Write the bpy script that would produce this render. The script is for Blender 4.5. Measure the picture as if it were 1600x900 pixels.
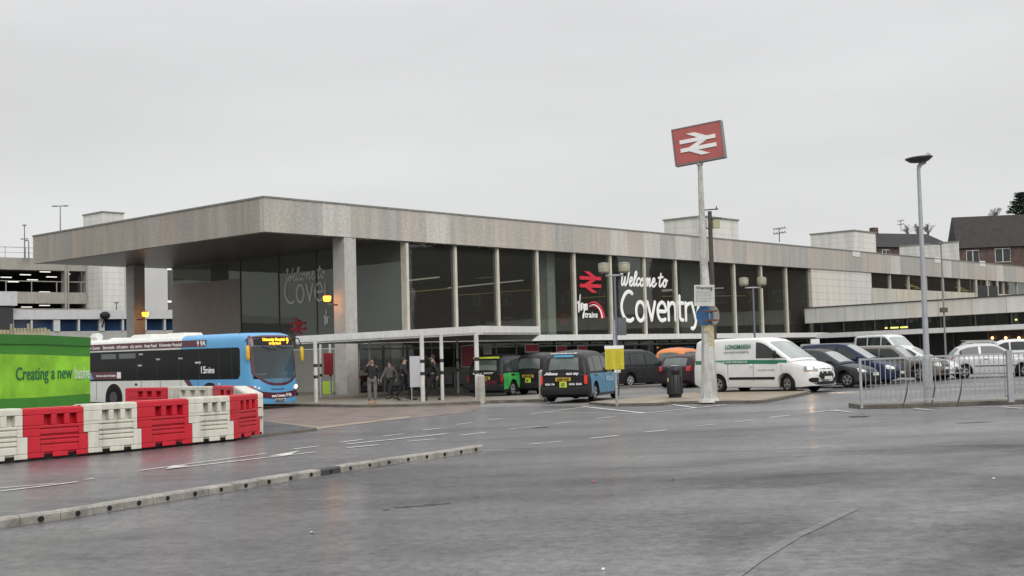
import bpy, bmesh, math, random
from mathutils import Vector, Matrix
random.seed(7)
# ------------------------------------------------------------------ camera, sky, sun, exposure
scene = bpy.context.scene
for _o in list(bpy.data.objects): bpy.data.objects.remove(_o)
COL = scene.collection
FPX, CAMH = 1983.0, 1.65
PIT, ROLL = math.atan(107/FPX), math.atan(.0265)
Fv = Vector((0, math.cos(PIT), math.sin(PIT)))
_U0 = Vector((0, -math.sin(PIT), math.cos(PIT))); _R0 = Vector((1, 0, 0))
Rv = _R0*math.cos(ROLL) - _U0*math.sin(ROLL)
Uv = _R0*math.sin(ROLL) + _U0*math.cos(ROLL)
CAM = Vector((0, 0, CAMH))
cd = bpy.data.cameras.new('camera'); cam = bpy.data.objects.new('camera', cd); COL.objects.link(cam)
cd.sensor_width = 36; cd.lens = 36*FPX/1600; cd.clip_end = 4000; cd.clip_start = .1
M3 = Matrix((Rv, Uv, -Fv)).transposed()
cam.matrix_world = Matrix.Translation(CAM) @ M3.to_4x4()
scene.camera = cam
scene.view_settings.view_transform = 'Standard'; scene.view_settings.look = 'None'
scene.view_settings.gamma = 1; scene.view_settings.exposure = 0.0
scene.view_settings.use_curve_mapping = False
scene.cycles.max_bounces = 6; scene.cycles.transparent_max_bounces = 12
scene.cycles.caustics_reflective = False; scene.cycles.caustics_refractive = False
scene.cycles.use_denoising = True

world = bpy.data.worlds.new('World'); scene.world = world; world.use_nodes = True
wt = world.node_tree; wn = wt.nodes; wl = wt.links
for n in list(wn): wn.remove(n)
w_out = wn.new('ShaderNodeOutputWorld'); w_bg = wn.new('ShaderNodeBackground')
sky = wn.new('ShaderNodeTexSky'); sky.sky_type = 'NISHITA'; sky.sun_disc = False
sky.sun_elevation = math.radians(36); sky.sun_rotation = math.radians(156)
sky.air_density = 1.5; sky.dust_density = 6
w_hs = wn.new('ShaderNodeHueSaturation'); w_hs.inputs['Saturation'].default_value = .04
wl.new(sky.outputs[0], w_hs.inputs['Color'])
w_sc = wn.new('ShaderNodeVectorMath'); w_sc.operation = 'SCALE'; w_sc.inputs['Scale'].default_value = .05
wl.new(w_hs.outputs[0], w_sc.inputs[0])
# the cloud deck: brighter overhead than at the horizon, with broad soft cloud masses
tc = wn.new('ShaderNodeTexCoord'); sep = wn.new('ShaderNodeSeparateXYZ'); wl.new(tc.outputs['Generated'], sep.inputs[0])
rmp = wn.new('ShaderNodeValToRGB'); wl.new(sep.outputs['Z'], rmp.inputs[0])
rmp.color_ramp.elements[0].position = 0.0; rmp.color_ramp.elements[0].color = (.765, .765, .765, 1)
rmp.color_ramp.elements[1].position = .95; rmp.color_ramp.elements[1].color = (1.75, 1.77, 1.80, 1)
e = rmp.color_ramp.elements.new(.27); e.color = (.755, .76, .77, 1)
e = rmp.color_ramp.elements.new(.12); e.color = (.765, .77, .775, 1)
mp = wn.new('ShaderNodeMapping'); mp.inputs['Scale'].default_value = (1.2, 1.2, 5.5); wl.new(tc.outputs['Generated'], mp.inputs[0])
nz = wn.new('ShaderNodeTexNoise'); nz.inputs['Scale'].default_value = 1.7; nz.inputs['Detail'].default_value = 3.5
nz.inputs['Roughness'].default_value = .45; wl.new(mp.outputs[0], nz.inputs['Vector'])
mr = wn.new('ShaderNodeMapRange'); mr.inputs[1].default_value = .3; mr.inputs[2].default_value = .7
mr.inputs[3].default_value = .92; mr.inputs[4].default_value = 1.10; wl.new(nz.outputs[0], mr.inputs[0])
w_cl = wn.new('ShaderNodeVectorMath'); w_cl.operation = 'SCALE'; wl.new(rmp.outputs[0], w_cl.inputs[0]); wl.new(mr.outputs[0], w_cl.inputs['Scale'])
w_mx = wn.new('ShaderNodeMix'); w_mx.data_type = 'RGBA'; w_mx.inputs[0].default_value = .93
wl.new(w_sc.outputs[0], w_mx.inputs[6]); wl.new(w_cl.outputs[0], w_mx.inputs[7])
wl.new(w_mx.outputs[2], w_bg.inputs[0]); w_bg.inputs[1].default_value = 1.0
wl.new(w_bg.outputs[0], w_out.inputs[0])
sd = bpy.data.lights.new('sun', 'SUN'); sd.energy = 1.5; sd.angle = math.radians(40); sd.color = (1, .97, .93)
sun = bpy.data.objects.new('sun', sd); COL.objects.link(sun)
sun.rotation_euler = (math.radians(54), 0, math.radians(24)); sun.location = (0, 0, 60)

# ------------------------------------------------------------------ pixel <-> place helpers
GX, GY = .0135, -.001
def G(x, y): return GX*x + GY*y
def ray(px, py): return Fv + Rv*((px-800)/FPX) - Uv*((py-450)/FPX)
def gp(px, py, h=0):
    d = ray(px, py); t = -(CAMH-h)/(d.z-GX*d.x-GY*d.y); return CAM + d*t
def at(px, py, Y): d = ray(px, py); return CAM + d*(Y/d.y)
AF = math.radians(42.2)
du = Vector((math.sin(AF), math.cos(AF), 0)); dv = Vector((-math.cos(AF), math.sin(AF), 0))
O = Vector((-12.12, 62.23, 0))
def onv(px, py, v):
    d = ray(px, py); t = ((O-CAM).dot(dv)+v)/d.dot(dv); P = CAM+d*t-O; return P.dot(du), P.z
def onu(px, py, u):
    d = ray(px, py); t = ((O-CAM).dot(du)+u)/d.dot(du); P = CAM+d*t-O; return P.dot(dv), P.z
def LW(u, v, z=0): return O + du*u + dv*v + Vector((0, 0, z))

# ------------------------------------------------------------------ materials
MATS = {}
def mat(name, col, rough=.6, metal=0, var=.12, scale=3, bump=0, bscale=60, emit=0, spec=.5, coat=0, dirt=0, fine=0):
    if name in MATS: return MATS[name]
    m = bpy.data.materials.new(name); m.use_nodes = True; nt = m.node_tree; N = nt.nodes; Lk = nt.links
    b = N['Principled BSDF']; b.inputs['Roughness'].default_value = rough; b.inputs['Metallic'].default_value = metal
    b.inputs['Specular IOR Level'].default_value = spec; b.inputs['Coat Weight'].default_value = coat
    t = N.new('ShaderNodeTexCoord'); nz = N.new('ShaderNodeTexNoise'); nz.inputs['Scale'].default_value = scale
    nz.inputs['Detail'].default_value = 6; nz.inputs['Roughness'].default_value = .6
    Lk.new(t.outputs['Object'], nz.inputs['Vector'])
    mr = N.new('ShaderNodeMapRange'); mr.inputs[1].default_value = .3; mr.inputs[2].default_value = .7
    mr.inputs[3].default_value = 1-var; mr.inputs[4].default_value = 1+var; Lk.new(nz.outputs[0], mr.inputs[0])
    sc = N.new('ShaderNodeVectorMath'); sc.operation = 'SCALE'; sc.inputs[0].default_value = col[:3]
    Lk.new(mr.outputs[0], sc.inputs['Scale']); last = sc.outputs[0]
    if fine:
        n3 = N.new('ShaderNodeTexNoise'); n3.inputs['Scale'].default_value = 22; n3.inputs['Detail'].default_value = 3
        Lk.new(t.outputs['Object'], n3.inputs['Vector'])
        m3 = N.new('ShaderNodeMapRange'); m3.inputs[1].default_value = .3; m3.inputs[2].default_value = .7
        m3.inputs[3].default_value = 1-fine; m3.inputs[4].default_value = 1+fine; Lk.new(n3.outputs[0], m3.inputs[0])
        s3 = N.new('ShaderNodeVectorMath'); s3.operation = 'SCALE'; Lk.new(last, s3.inputs[0]); Lk.new(m3.outputs[0], s3.inputs['Scale']); last = s3.outputs[0]
    if dirt:   # streaky grime, a stain with its own shape
        mpp = N.new('ShaderNodeMapping'); mpp.inputs['Scale'].default_value = (3, 3, .5); Lk.new(t.outputs['Object'], mpp.inputs[0])
        n2 = N.new('ShaderNodeTexNoise'); n2.inputs['Scale'].default_value = 1.6; n2.inputs['Detail'].default_value = 8; Lk.new(mpp.outputs[0], n2.inputs['Vector'])
        m2 = N.new('ShaderNodeMapRange'); m2.inputs[1].default_value = .45; m2.inputs[2].default_value = .72; m2.inputs[4].default_value = dirt; Lk.new(n2.outputs[0], m2.inputs[0])
        mx = N.new('ShaderNodeMix'); mx.data_type = 'RGBA'; Lk.new(m2.outputs[0], mx.inputs[0]); Lk.new(last, mx.inputs[6])
        mx.inputs[7].default_value = (.10, .085, .065, 1); last = mx.outputs[2]
    Lk.new(last, b.inputs['Base Color'])
    if bump:
        nb = N.new('ShaderNodeTexNoise'); nb.inputs['Scale'].default_value = bscale; nb.inputs['Detail'].default_value = 4; Lk.new(t.outputs['Object'], nb.inputs['Vector'])
        bp = N.new('ShaderNodeBump'); bp.inputs['Strength'].default_value = bump; bp.inputs['Distance'].default_value = .02; Lk.new(nb.outputs[0], bp.inputs['Height']); Lk.new(bp.outputs[0], b.inputs['Normal'])
    if emit:
        b.inputs['Emission Color'].default_value = (*col[:3], 1); b.inputs['Emission Strength'].default_value = emit
    MATS[name] = m; return m

def glass_mat(name, tint=(.35, .38, .36), dark=.35, rough=.02, body=(.01, .012, .012)):
    if name in MATS: return MATS[name]
    m = bpy.data.materials.new(name); m.use_nodes = True; nt = m.node_tree; N = nt.nodes; Lk = nt.links
    for n in list(N): N.remove(n)
    o = N.new('ShaderNodeOutputMaterial'); tr = N.new('ShaderNodeBsdfTransparent'); tr.inputs[0].default_value = (*tint, 1)
    df = N.new('ShaderNodeBsdfDiffuse'); df.inputs[0].default_value = (*body, 1)
    gl = N.new('ShaderNodeBsdfGlossy'); gl.inputs['Roughness'].default_value = rough; gl.inputs[0].default_value = (.95, 1, .98, 1)
    fr = N.new('ShaderNodeFresnel'); ge = N.new('ShaderNodeNewGeometry'); ii = N.new('ShaderNodeMapRange')
    ii.inputs[3].default_value = 1.5; ii.inputs[4].default_value = 1/1.5; Lk.new(ge.outputs['Backfacing'], ii.inputs[0]); Lk.new(ii.outputs[0], fr.inputs[0])
    nz = N.new('ShaderNodeTexNoise'); nz.inputs['Scale'].default_value = .8; t = N.new('ShaderNodeTexCoord'); Lk.new(t.outputs['Object'], nz.inputs['Vector'])
    bp = N.new('ShaderNodeBump'); bp.inputs['Strength'].default_value = .05; bp.inputs['Distance'].default_value = .05; Lk.new(nz.outputs[0], bp.inputs['Height'])
    Lk.new(bp.outputs[0], gl.inputs['Normal'])
    a = N.new('ShaderNodeMixShader'); a.inputs[0].default_value = dark; Lk.new(tr.outputs[0], a.inputs[1]); Lk.new(df.outputs[0], a.inputs[2])
    b = N.new('ShaderNodeMixShader'); Lk.new(fr.outputs[0], b.inputs[0]); Lk.new(a.outputs[0], b.inputs[1]); Lk.new(gl.outputs[0], b.inputs[2])
    Lk.new(b.outputs[0], o.inputs[0]); MATS[name] = m; return m

def asphalt(name, base, rough_lo, rough_hi, warm=0, gloss=.5, band=.25, film_lo=.05, film_hi=.75):
    m = bpy.data.materials.new(name); m.use_nodes = True; nt = m.node_tree; N = nt.nodes; Lk = nt.links
    b = N['Principled BSDF']; t = N.new('ShaderNodeTexCoord')
    big = N.new('ShaderNodeTexNoise'); big.inputs['Scale'].default_value = .22; big.inputs['Detail'].default_value = 7; big.inputs['Roughness'].default_value = .55
    mpp = N.new('ShaderNodeMapping'); mpp.inputs['Scale'].default_value = (.6, 1.3, 1); mpp.inputs['Rotation'].default_value = (0, 0, .25)
    Lk.new(t.outputs['Object'], mpp.inputs[0]); Lk.new(mpp.outputs[0], big.inputs['Vector'])
    grain = N.new('ShaderNodeTexNoise'); grain.inputs['Scale'].default_value = 7; grain.inputs['Detail'].default_value = 12; grain.inputs['Roughness'].default_value = .93
    Lk.new(t.outputs['Object'], grain.inputs['Vector'])
    r1 = N.new('ShaderNodeMapRange'); r1.inputs[1].default_value = .35; r1.inputs[2].default_value = .65; r1.inputs[3].default_value = 1-band; r1.inputs[4].default_value = 1+band; Lk.new(big.outputs[0], r1.inputs[0])
    r2 = N.new('ShaderNodeMapRange'); r2.inputs[1].default_value = .36; r2.inputs[2].default_value = .64; r2.inputs[3].default_value = .15; r2.inputs[4].default_value = 2.0; Lk.new(grain.outputs[0], r2.inputs[0])
    midn = N.new('ShaderNodeTexNoise'); midn.inputs['Scale'].default_value = 1.5; midn.inputs['Detail'].default_value = 8; midn.inputs['Roughness'].default_value = .7; Lk.new(mpp.outputs[0], midn.inputs['Vector'])
    r3 = N.new('ShaderNodeMapRange'); r3.inputs[1].default_value = .3; r3.inputs[2].default_value = .7; r3.inputs[3].default_value = .68; r3.inputs[4].default_value = 1.32; Lk.new(midn.outputs[0], r3.inputs[0])
    mu0 = N.new('ShaderNodeMath'); mu0.operation = 'MULTIPLY'; Lk.new(r1.outputs[0], mu0.inputs[0]); Lk.new(r3.outputs[0], mu0.inputs[1])
    mu = N.new('ShaderNodeMath'); mu.operation = 'MULTIPLY'; Lk.new(mu0.outputs[0], mu.inputs[0]); Lk.new(r2.outputs[0], mu.inputs[1])
    sc = N.new('ShaderNodeVectorMath'); sc.operation = 'SCALE'; sc.inputs[0].default_value = base; Lk.new(mu.outputs[0], sc.inputs['Scale']); Lk.new(sc.outputs[0], b.inputs['Base Color'])
    rr = N.new('ShaderNodeMapRange'); rr.inputs[1].default_value = .35; rr.inputs[2].default_value = .65; rr.inputs[3].default_value = rough_hi; rr.inputs[4].default_value = rough_lo
    Lk.new(big.outputs[0], rr.inputs[0])
    r4 = N.new('ShaderNodeMapRange'); r4.inputs[1].default_value = .3; r4.inputs[2].default_value = .7; r4.inputs[3].default_value = -.10; r4.inputs[4].default_value = .16; Lk.new(grain.outputs[0], r4.inputs[0])
    ra = N.new('ShaderNodeMath'); ra.operation = 'ADD'; Lk.new(rr.outputs[0], ra.inputs[0]); Lk.new(r4.outputs[0], ra.inputs[1]); Lk.new(ra.outputs[0], b.inputs['Roughness']); b.inputs['Specular IOR Level'].default_value = gloss
    film = N.new('ShaderNodeMapRange'); film.inputs[1].default_value = .42; film.inputs[2].default_value = .60; film.inputs[3].default_value = film_lo; film.inputs[4].default_value = film_hi
    fn = N.new('ShaderNodeTexNoise'); fn.inputs['Scale'].default_value = .13; fn.inputs['Detail'].default_value = 9; fn.inputs['Roughness'].default_value = .62; fn.inputs['Distortion'].default_value = .6
    Lk.new(t.outputs['Object'], fn.inputs['Vector']); Lk.new(fn.outputs[0], film.inputs[0]); 
    fg = N.new('ShaderNodeMapRange'); fg.inputs[1].default_value = .38; fg.inputs[2].default_value = .62; fg.inputs[3].default_value = .30; fg.inputs[4].default_value = 1.5; Lk.new(grain.outputs[0], fg.inputs[0])
    fm = N.new('ShaderNodeMath'); fm.operation = 'MULTIPLY'; Lk.new(film.outputs[0], fm.inputs[0]); Lk.new(fg.outputs[0], fm.inputs[1]); Lk.new(fm.outputs[0], b.inputs['Coat Weight'])
    sg_ = N.new('ShaderNodeMapRange'); sg_.inputs[1].default_value = .38; sg_.inputs[2].default_value = .62; sg_.inputs[3].default_value = gloss*.45; sg_.inputs[4].default_value = gloss*1.6; Lk.new(grain.outputs[0], sg_.inputs[0]); Lk.new(sg_.outputs[0], b.inputs['Specular IOR Level'])
    b.inputs['Coat Roughness'].default_value = .21; b.inputs['Coat IOR'].default_value = 1.33
    bp = N.new('ShaderNodeBump'); bp.inputs['Strength'].default_value = .7; bp.inputs['Distance'].default_value = .012; Lk.new(grain.outputs[0], bp.inputs['Height']); Lk.new(bp.outputs[0], b.inputs['Normal'])
    MATS[name] = m; return m

def panel_mat(name, base, pw, vary, axis='X', line=0, spot=.12, ph=0, linecol=.6, lw=.03):
    """cladding in panels pw wide along one local axis, each with its own tone; line draws the open joints; ph adds courses up z"""
    m = bpy.data.materials.new(name); m.use_nodes = True; nt = m.node_tree; N = nt.nodes; Lk = nt.links
    b = N['Principled BSDF']; b.inputs['Roughness'].default_value = .85; b.inputs['Specular IOR Level'].default_value = .25
    t = N.new('ShaderNodeTexCoord'); sp = N.new('ShaderNodeSeparateXYZ'); Lk.new(t.outputs['Object'], sp.inputs[0])
    ad = N.new('ShaderNodeMath'); ad.operation = 'ADD'; Lk.new(sp.outputs['X'], ad.inputs[0]); Lk.new(sp.outputs['Y'], ad.inputs[1])
    dvn = N.new('ShaderNodeMath'); dvn.operation = 'DIVIDE'; Lk.new(ad.outputs[0], dvn.inputs[0]); dvn.inputs[1].default_value = pw
    fl = N.new('ShaderNodeMath'); fl.operation = 'FLOOR'; Lk.new(dvn.outputs[0], fl.inputs[0])
    wh = N.new('ShaderNodeTexWhiteNoise'); wh.noise_dimensions = '1D'; Lk.new(fl.outputs[0], wh.inputs['W'])
    cr = N.new('ShaderNodeValToRGB'); Lk.new(wh.outputs[0], cr.inputs[0]); cr.color_ramp.interpolation = 'CONSTANT'
    E = cr.color_ramp.elements; E[0].color = (*[c*(1-vary*.6) for c in base], 1); E[1].position = .8; E[1].color = (*[c*(1+vary) for c in base], 1)
    x = E.new(.3); x.color = (base[0]*1.04, base[1]*.98, base[2]*.93, 1)
    x = E.new(.55); x.color = (base[0]*(1-vary*.15), base[1]*(1-vary*.3), base[2]*(1-vary*.5), 1)
    nz = N.new('ShaderNodeTexNoise'); nz.inputs['Scale'].default_value = 7; nz.inputs['Detail'].default_value = 8; nz.inputs['Roughness'].default_value = .75; Lk.new(t.outputs['Object'], nz.inputs['Vector'])
    r = N.new('ShaderNodeMapRange'); r.inputs[1].default_value = .3; r.inputs[2].default_value = .7; r.inputs[3].default_value = 1-spot; r.inputs[4].default_value = 1+spot; Lk.new(nz.outputs[0], r.inputs[0])
    # water staining in vertical runs
    mpp = N.new('ShaderNodeMapping'); mpp.inputs['Scale'].default_value = (1.4, 1.4, .16); Lk.new(t.outputs['Object'], mpp.inputs[0])
    n2 = N.new('ShaderNodeTexNoise'); n2.inputs['Scale'].default_value = 1.3; n2.inputs['Detail'].default_value = 2; Lk.new(mpp.outputs[0], n2.inputs['Vector'])
    r2 = N.new('ShaderNodeMapRange'); r2.inputs[1].default_value = .35; r2.inputs[2].default_value = .7; r2.inputs[3].default_value = 1.05; r2.inputs[4].default_value = .86; Lk.new(n2.outputs[0], r2.inputs[0])
    mu = N.new('ShaderNodeMath'); mu.operation = 'MULTIPLY'; Lk.new(r.outputs[0], mu.inputs[0]); Lk.new(r2.outputs[0], mu.inputs[1]); k = mu.outputs[0]
    def joint(src, frac):
        f = N.new('ShaderNodeMath'); f.operation = 'FRACT'; Lk.new(src, f.inputs[0])
        g = N.new('ShaderNodeMath'); g.operation = 'LESS_THAN'; Lk.new(f.outputs[0], g.inputs[0]); g.inputs[1].default_value = frac
        q = N.new('ShaderNodeMapRange'); q.inputs[3].default_value = 1; q.inputs[4].default_value = linecol; Lk.new(g.outputs[0], q.inputs[0]); return q.outputs[0]
    def mul(a, c):
        z = N.new('ShaderNodeMath'); z.operation = 'MULTIPLY'; Lk.new(a, z.inputs[0]); Lk.new(c, z.inputs[1]); return z.outputs[0]
    if line: k = mul(k, joint(dvn.outputs[0], lw/pw))
    if ph:
        dz = N.new('ShaderNodeMath'); dz.operation = 'DIVIDE'; Lk.new(sp.outputs['Z'], dz.inputs[0]); dz.inputs[1].default_value = ph
        k = mul(k, joint(dz.outputs[0], .14))
    sc = N.new('ShaderNodeVectorMath'); sc.operation = 'SCALE'; Lk.new(cr.outputs[0], sc.inputs[0]); Lk.new(k, sc.inputs['Scale'])
    Lk.new(sc.outputs[0], b.inputs['Base Color'])
    bp = N.new('ShaderNodeBump'); bp.inputs['Strength'].default_value = .4; bp.inputs['Distance'].default_value = .02; Lk.new(nz.outputs[0], bp.inputs['Height']); Lk.new(bp.outputs[0], b.inputs['Normal'])
    MATS[name] = m; return m

def brick_mat(name, c1, c2, mortar, sx=1, rough=.8, planar=False, w=.5, h=.25):
    m = bpy.data.materials.new(name); m.use_nodes = True; nt = m.node_tree; N = nt.nodes; Lk = nt.links
    b = N['Principled BSDF']; b.inputs['Roughness'].default_value = rough
    t = N.new('ShaderNodeTexCoord'); src = t.outputs['Object']
    if not planar:
        sp = N.new('ShaderNodeSeparateXYZ'); Lk.new(src, sp.inputs[0]); ad = N.new('ShaderNodeMath'); Lk.new(sp.outputs['X'], ad.inputs[0]); Lk.new(sp.outputs['Y'], ad.inputs[1])
        cb = N.new('ShaderNodeCombineXYZ'); Lk.new(ad.outputs[0], cb.inputs[0]); Lk.new(sp.outputs['Z'], cb.inputs[1]); src = cb.outputs[0]
    br = N.new('ShaderNodeTexBrick'); br.inputs['Color1'].default_value = (*c1, 1); br.inputs['Color2'].default_value = (*c2, 1); br.inputs['Mortar'].default_value = (*mortar, 1)
    br.inputs['Scale'].default_value = sx; br.inputs['Brick Width'].default_value = w; br.inputs['Row Height'].default_value = h; br.inputs['Mortar Size'].default_value = .015
    Lk.new(src, br.inputs['Vector'])
    nz = N.new('ShaderNodeTexNoise'); nz.inputs['Scale'].default_value = 1.3; nz.inputs['Detail'].default_value = 8; Lk.new(t.outputs['Object'], nz.inputs['Vector'])
    r = N.new('ShaderNodeMapRange'); r.inputs[1].default_value = .3; r.inputs[2].default_value = .7; r.inputs[3].default_value = .65; r.inputs[4].default_value = 1.35; Lk.new(nz.outputs[0], r.inputs[0])
    sc = N.new('ShaderNodeVectorMath'); sc.operation = 'SCALE'; Lk.new(br.outputs[0], sc.inputs[0]); Lk.new(r.outputs[0], sc.inputs['Scale']); Lk.new(sc.outputs[0], b.inputs['Base Color'])
    MATS[name] = m; return m

M_road = asphalt('asphalt_road', (.072, .068, .072), .26, .50, film_lo=.0, film_hi=.50)
M_apron = asphalt('asphalt_apron', (.056, .0525, .055), .24, .66, band=.45, film_lo=.0, film_hi=.95)
M_dark = asphalt('asphalt_new', (.045, .044, .045), .4, .55)
M_park = asphalt('asphalt_park', (.16, .155, .15), .45, .65)
M_brickp = brick_mat('brick_paving', (.17, .12, .10), (.13, .095, .08), (.09, .075, .065), sx=2.2, planar=True, rough=.5)
M_tan = brick_mat('tan_paving', (.27, .215, .15), (.22, .18, .13), (.15, .12, .09), sx=2.2, planar=True, rough=.55)
M_slab = mat('pavement_slab', (.17, .16, .14), .55, var=.3, scale=1.2, fine=.2)
M_kerb = mat('kerb_stone', (.27, .255, .225), .75, var=.38, scale=2.5, bump=.3, fine=.2)
M_kerbd = mat('kerb_dirty', (.13, .12, .10), .75, var=.35, scale=3, fine=.25)
M_line = mat('road_paint', (.50, .49, .46), .6, var=.30, scale=6, fine=.35)
M_worn = mat('worn_paint', (.145, .142, .14), .6, var=.35, scale=5, fine=.4)
M_hole = mat('hole_dark', (.008, .008, .008), .9)
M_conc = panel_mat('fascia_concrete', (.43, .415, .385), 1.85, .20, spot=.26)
M_concs = panel_mat('fascia_concrete_shaded', (.33, .31, .275), 1.55, .07, spot=.22)  # darker copy of the fascia concrete; the side's weaker light is in its colour
M_col = mat('column_concrete', (.42, .405, .38), .85, var=.12, scale=3, bump=.3, fine=.12)
M_cap = mat('lead_cap', (.20, .20, .18), .7, var=.2)
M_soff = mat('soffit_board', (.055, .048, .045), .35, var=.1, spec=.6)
M_hall = mat('hall_wall', (.16, .145, .13), .7, var=.2, scale=.6)
M_hallc = mat('hall_ceiling', (.05, .04, .035), .7)
M_cream = mat('mullion_cream', (.56, .53, .45), .5, var=.1, dirt=.25)
M_white = mat('white_paint', (.66, .66, .64), .5, var=.07, dirt=.15)
M_whitec = panel_mat('white_cladding', (.62, .615, .58), 6, .02, spot=.05, ph=.56, linecol=.86)
M_whitep = panel_mat('white_panels', (.56, .56, .52), 2.5, .05, spot=.06, line=1, linecol=.6, lw=.05)
M_creamp = panel_mat('cream_panels', (.50, .485, .42), 2.4, .06, spot=.06, line=1, linecol=.65, lw=.05)
M_glass = glass_mat('station_glass', dark=.16, tint=(.80, .82, .79), body=(.085, .083, .072))  # diffuse body colour paints a grey haze in place of reflections
M_glass2 = glass_mat('side_glass', dark=.75, tint=(.4, .43, .41), body=(.13, .14, .12))
M_shop = glass_mat('shop_glass', dark=.10, tint=(.75, .77, .74))
M_cglass = mat('car_glass', (.030, .036, .035), .05, spec=.5, var=.35, scale=1.2)
M_rwind = mat('car_rear_glass', (.075, .092, .084), .08, spec=.7, var=.35, scale=2)  # base colour lightened to imitate reflected sky and greenery
M_cwind = mat('car_windscreen', (.27, .30, .29), .06, spec=1.0, var=.25, scale=1.5)  # pale base colour stands in for bright sky mirrored in the screen
M_tyre = mat('tyre_rubber', (.012, .012, .012), .85, spec=.2)
M_rim = mat('rim_alloy', (.30, .30, .30), .4, metal=.6)
M_hub = mat('hubcap_silver', (.5, .5, .5), .35, metal=.5)
M_trim = mat('black_trim', (.014, .014, .015), .6, spec=.25)
M_under = mat('underbody', (.012, .012, .012), .9)
M_lamp = mat('lamp_lens', (.62, .63, .62), .15, spec=.8)
M_lit = mat('lamp_lit', (1, .86, .6), .3, emit=5); M_beam = mat('headlamp_beam', (1, .62, .26), .3, emit=38)
M_red = mat('tail_red', (.35, .012, .015), .2)
M_redlit = mat('tail_red_lit', (.8, .035, .02), .3, emit=.14)
M_orl = mat('orange_lit', (1, .34, .02), .3, emit=6)
M_ye = mat('plate_yellow', (.62, .42, .04), .5)
M_lime = mat('licence_lime', (.55, .66, .06), .5)
M_wp = mat('plate_white', (.6, .6, .56), .5)
M_ink = mat('ink_black', (.02, .02, .02), .6)
M_letter = mat('letter_white', (.80, .80, .78), .6, var=.02)
M_steel = mat('galvanised', (.33, .345, .355), .5, metal=.25, var=.15, scale=8)
M_black = mat('gloss_black', (.018, .019, .021), .25, coat=.3, var=.1)

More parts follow.
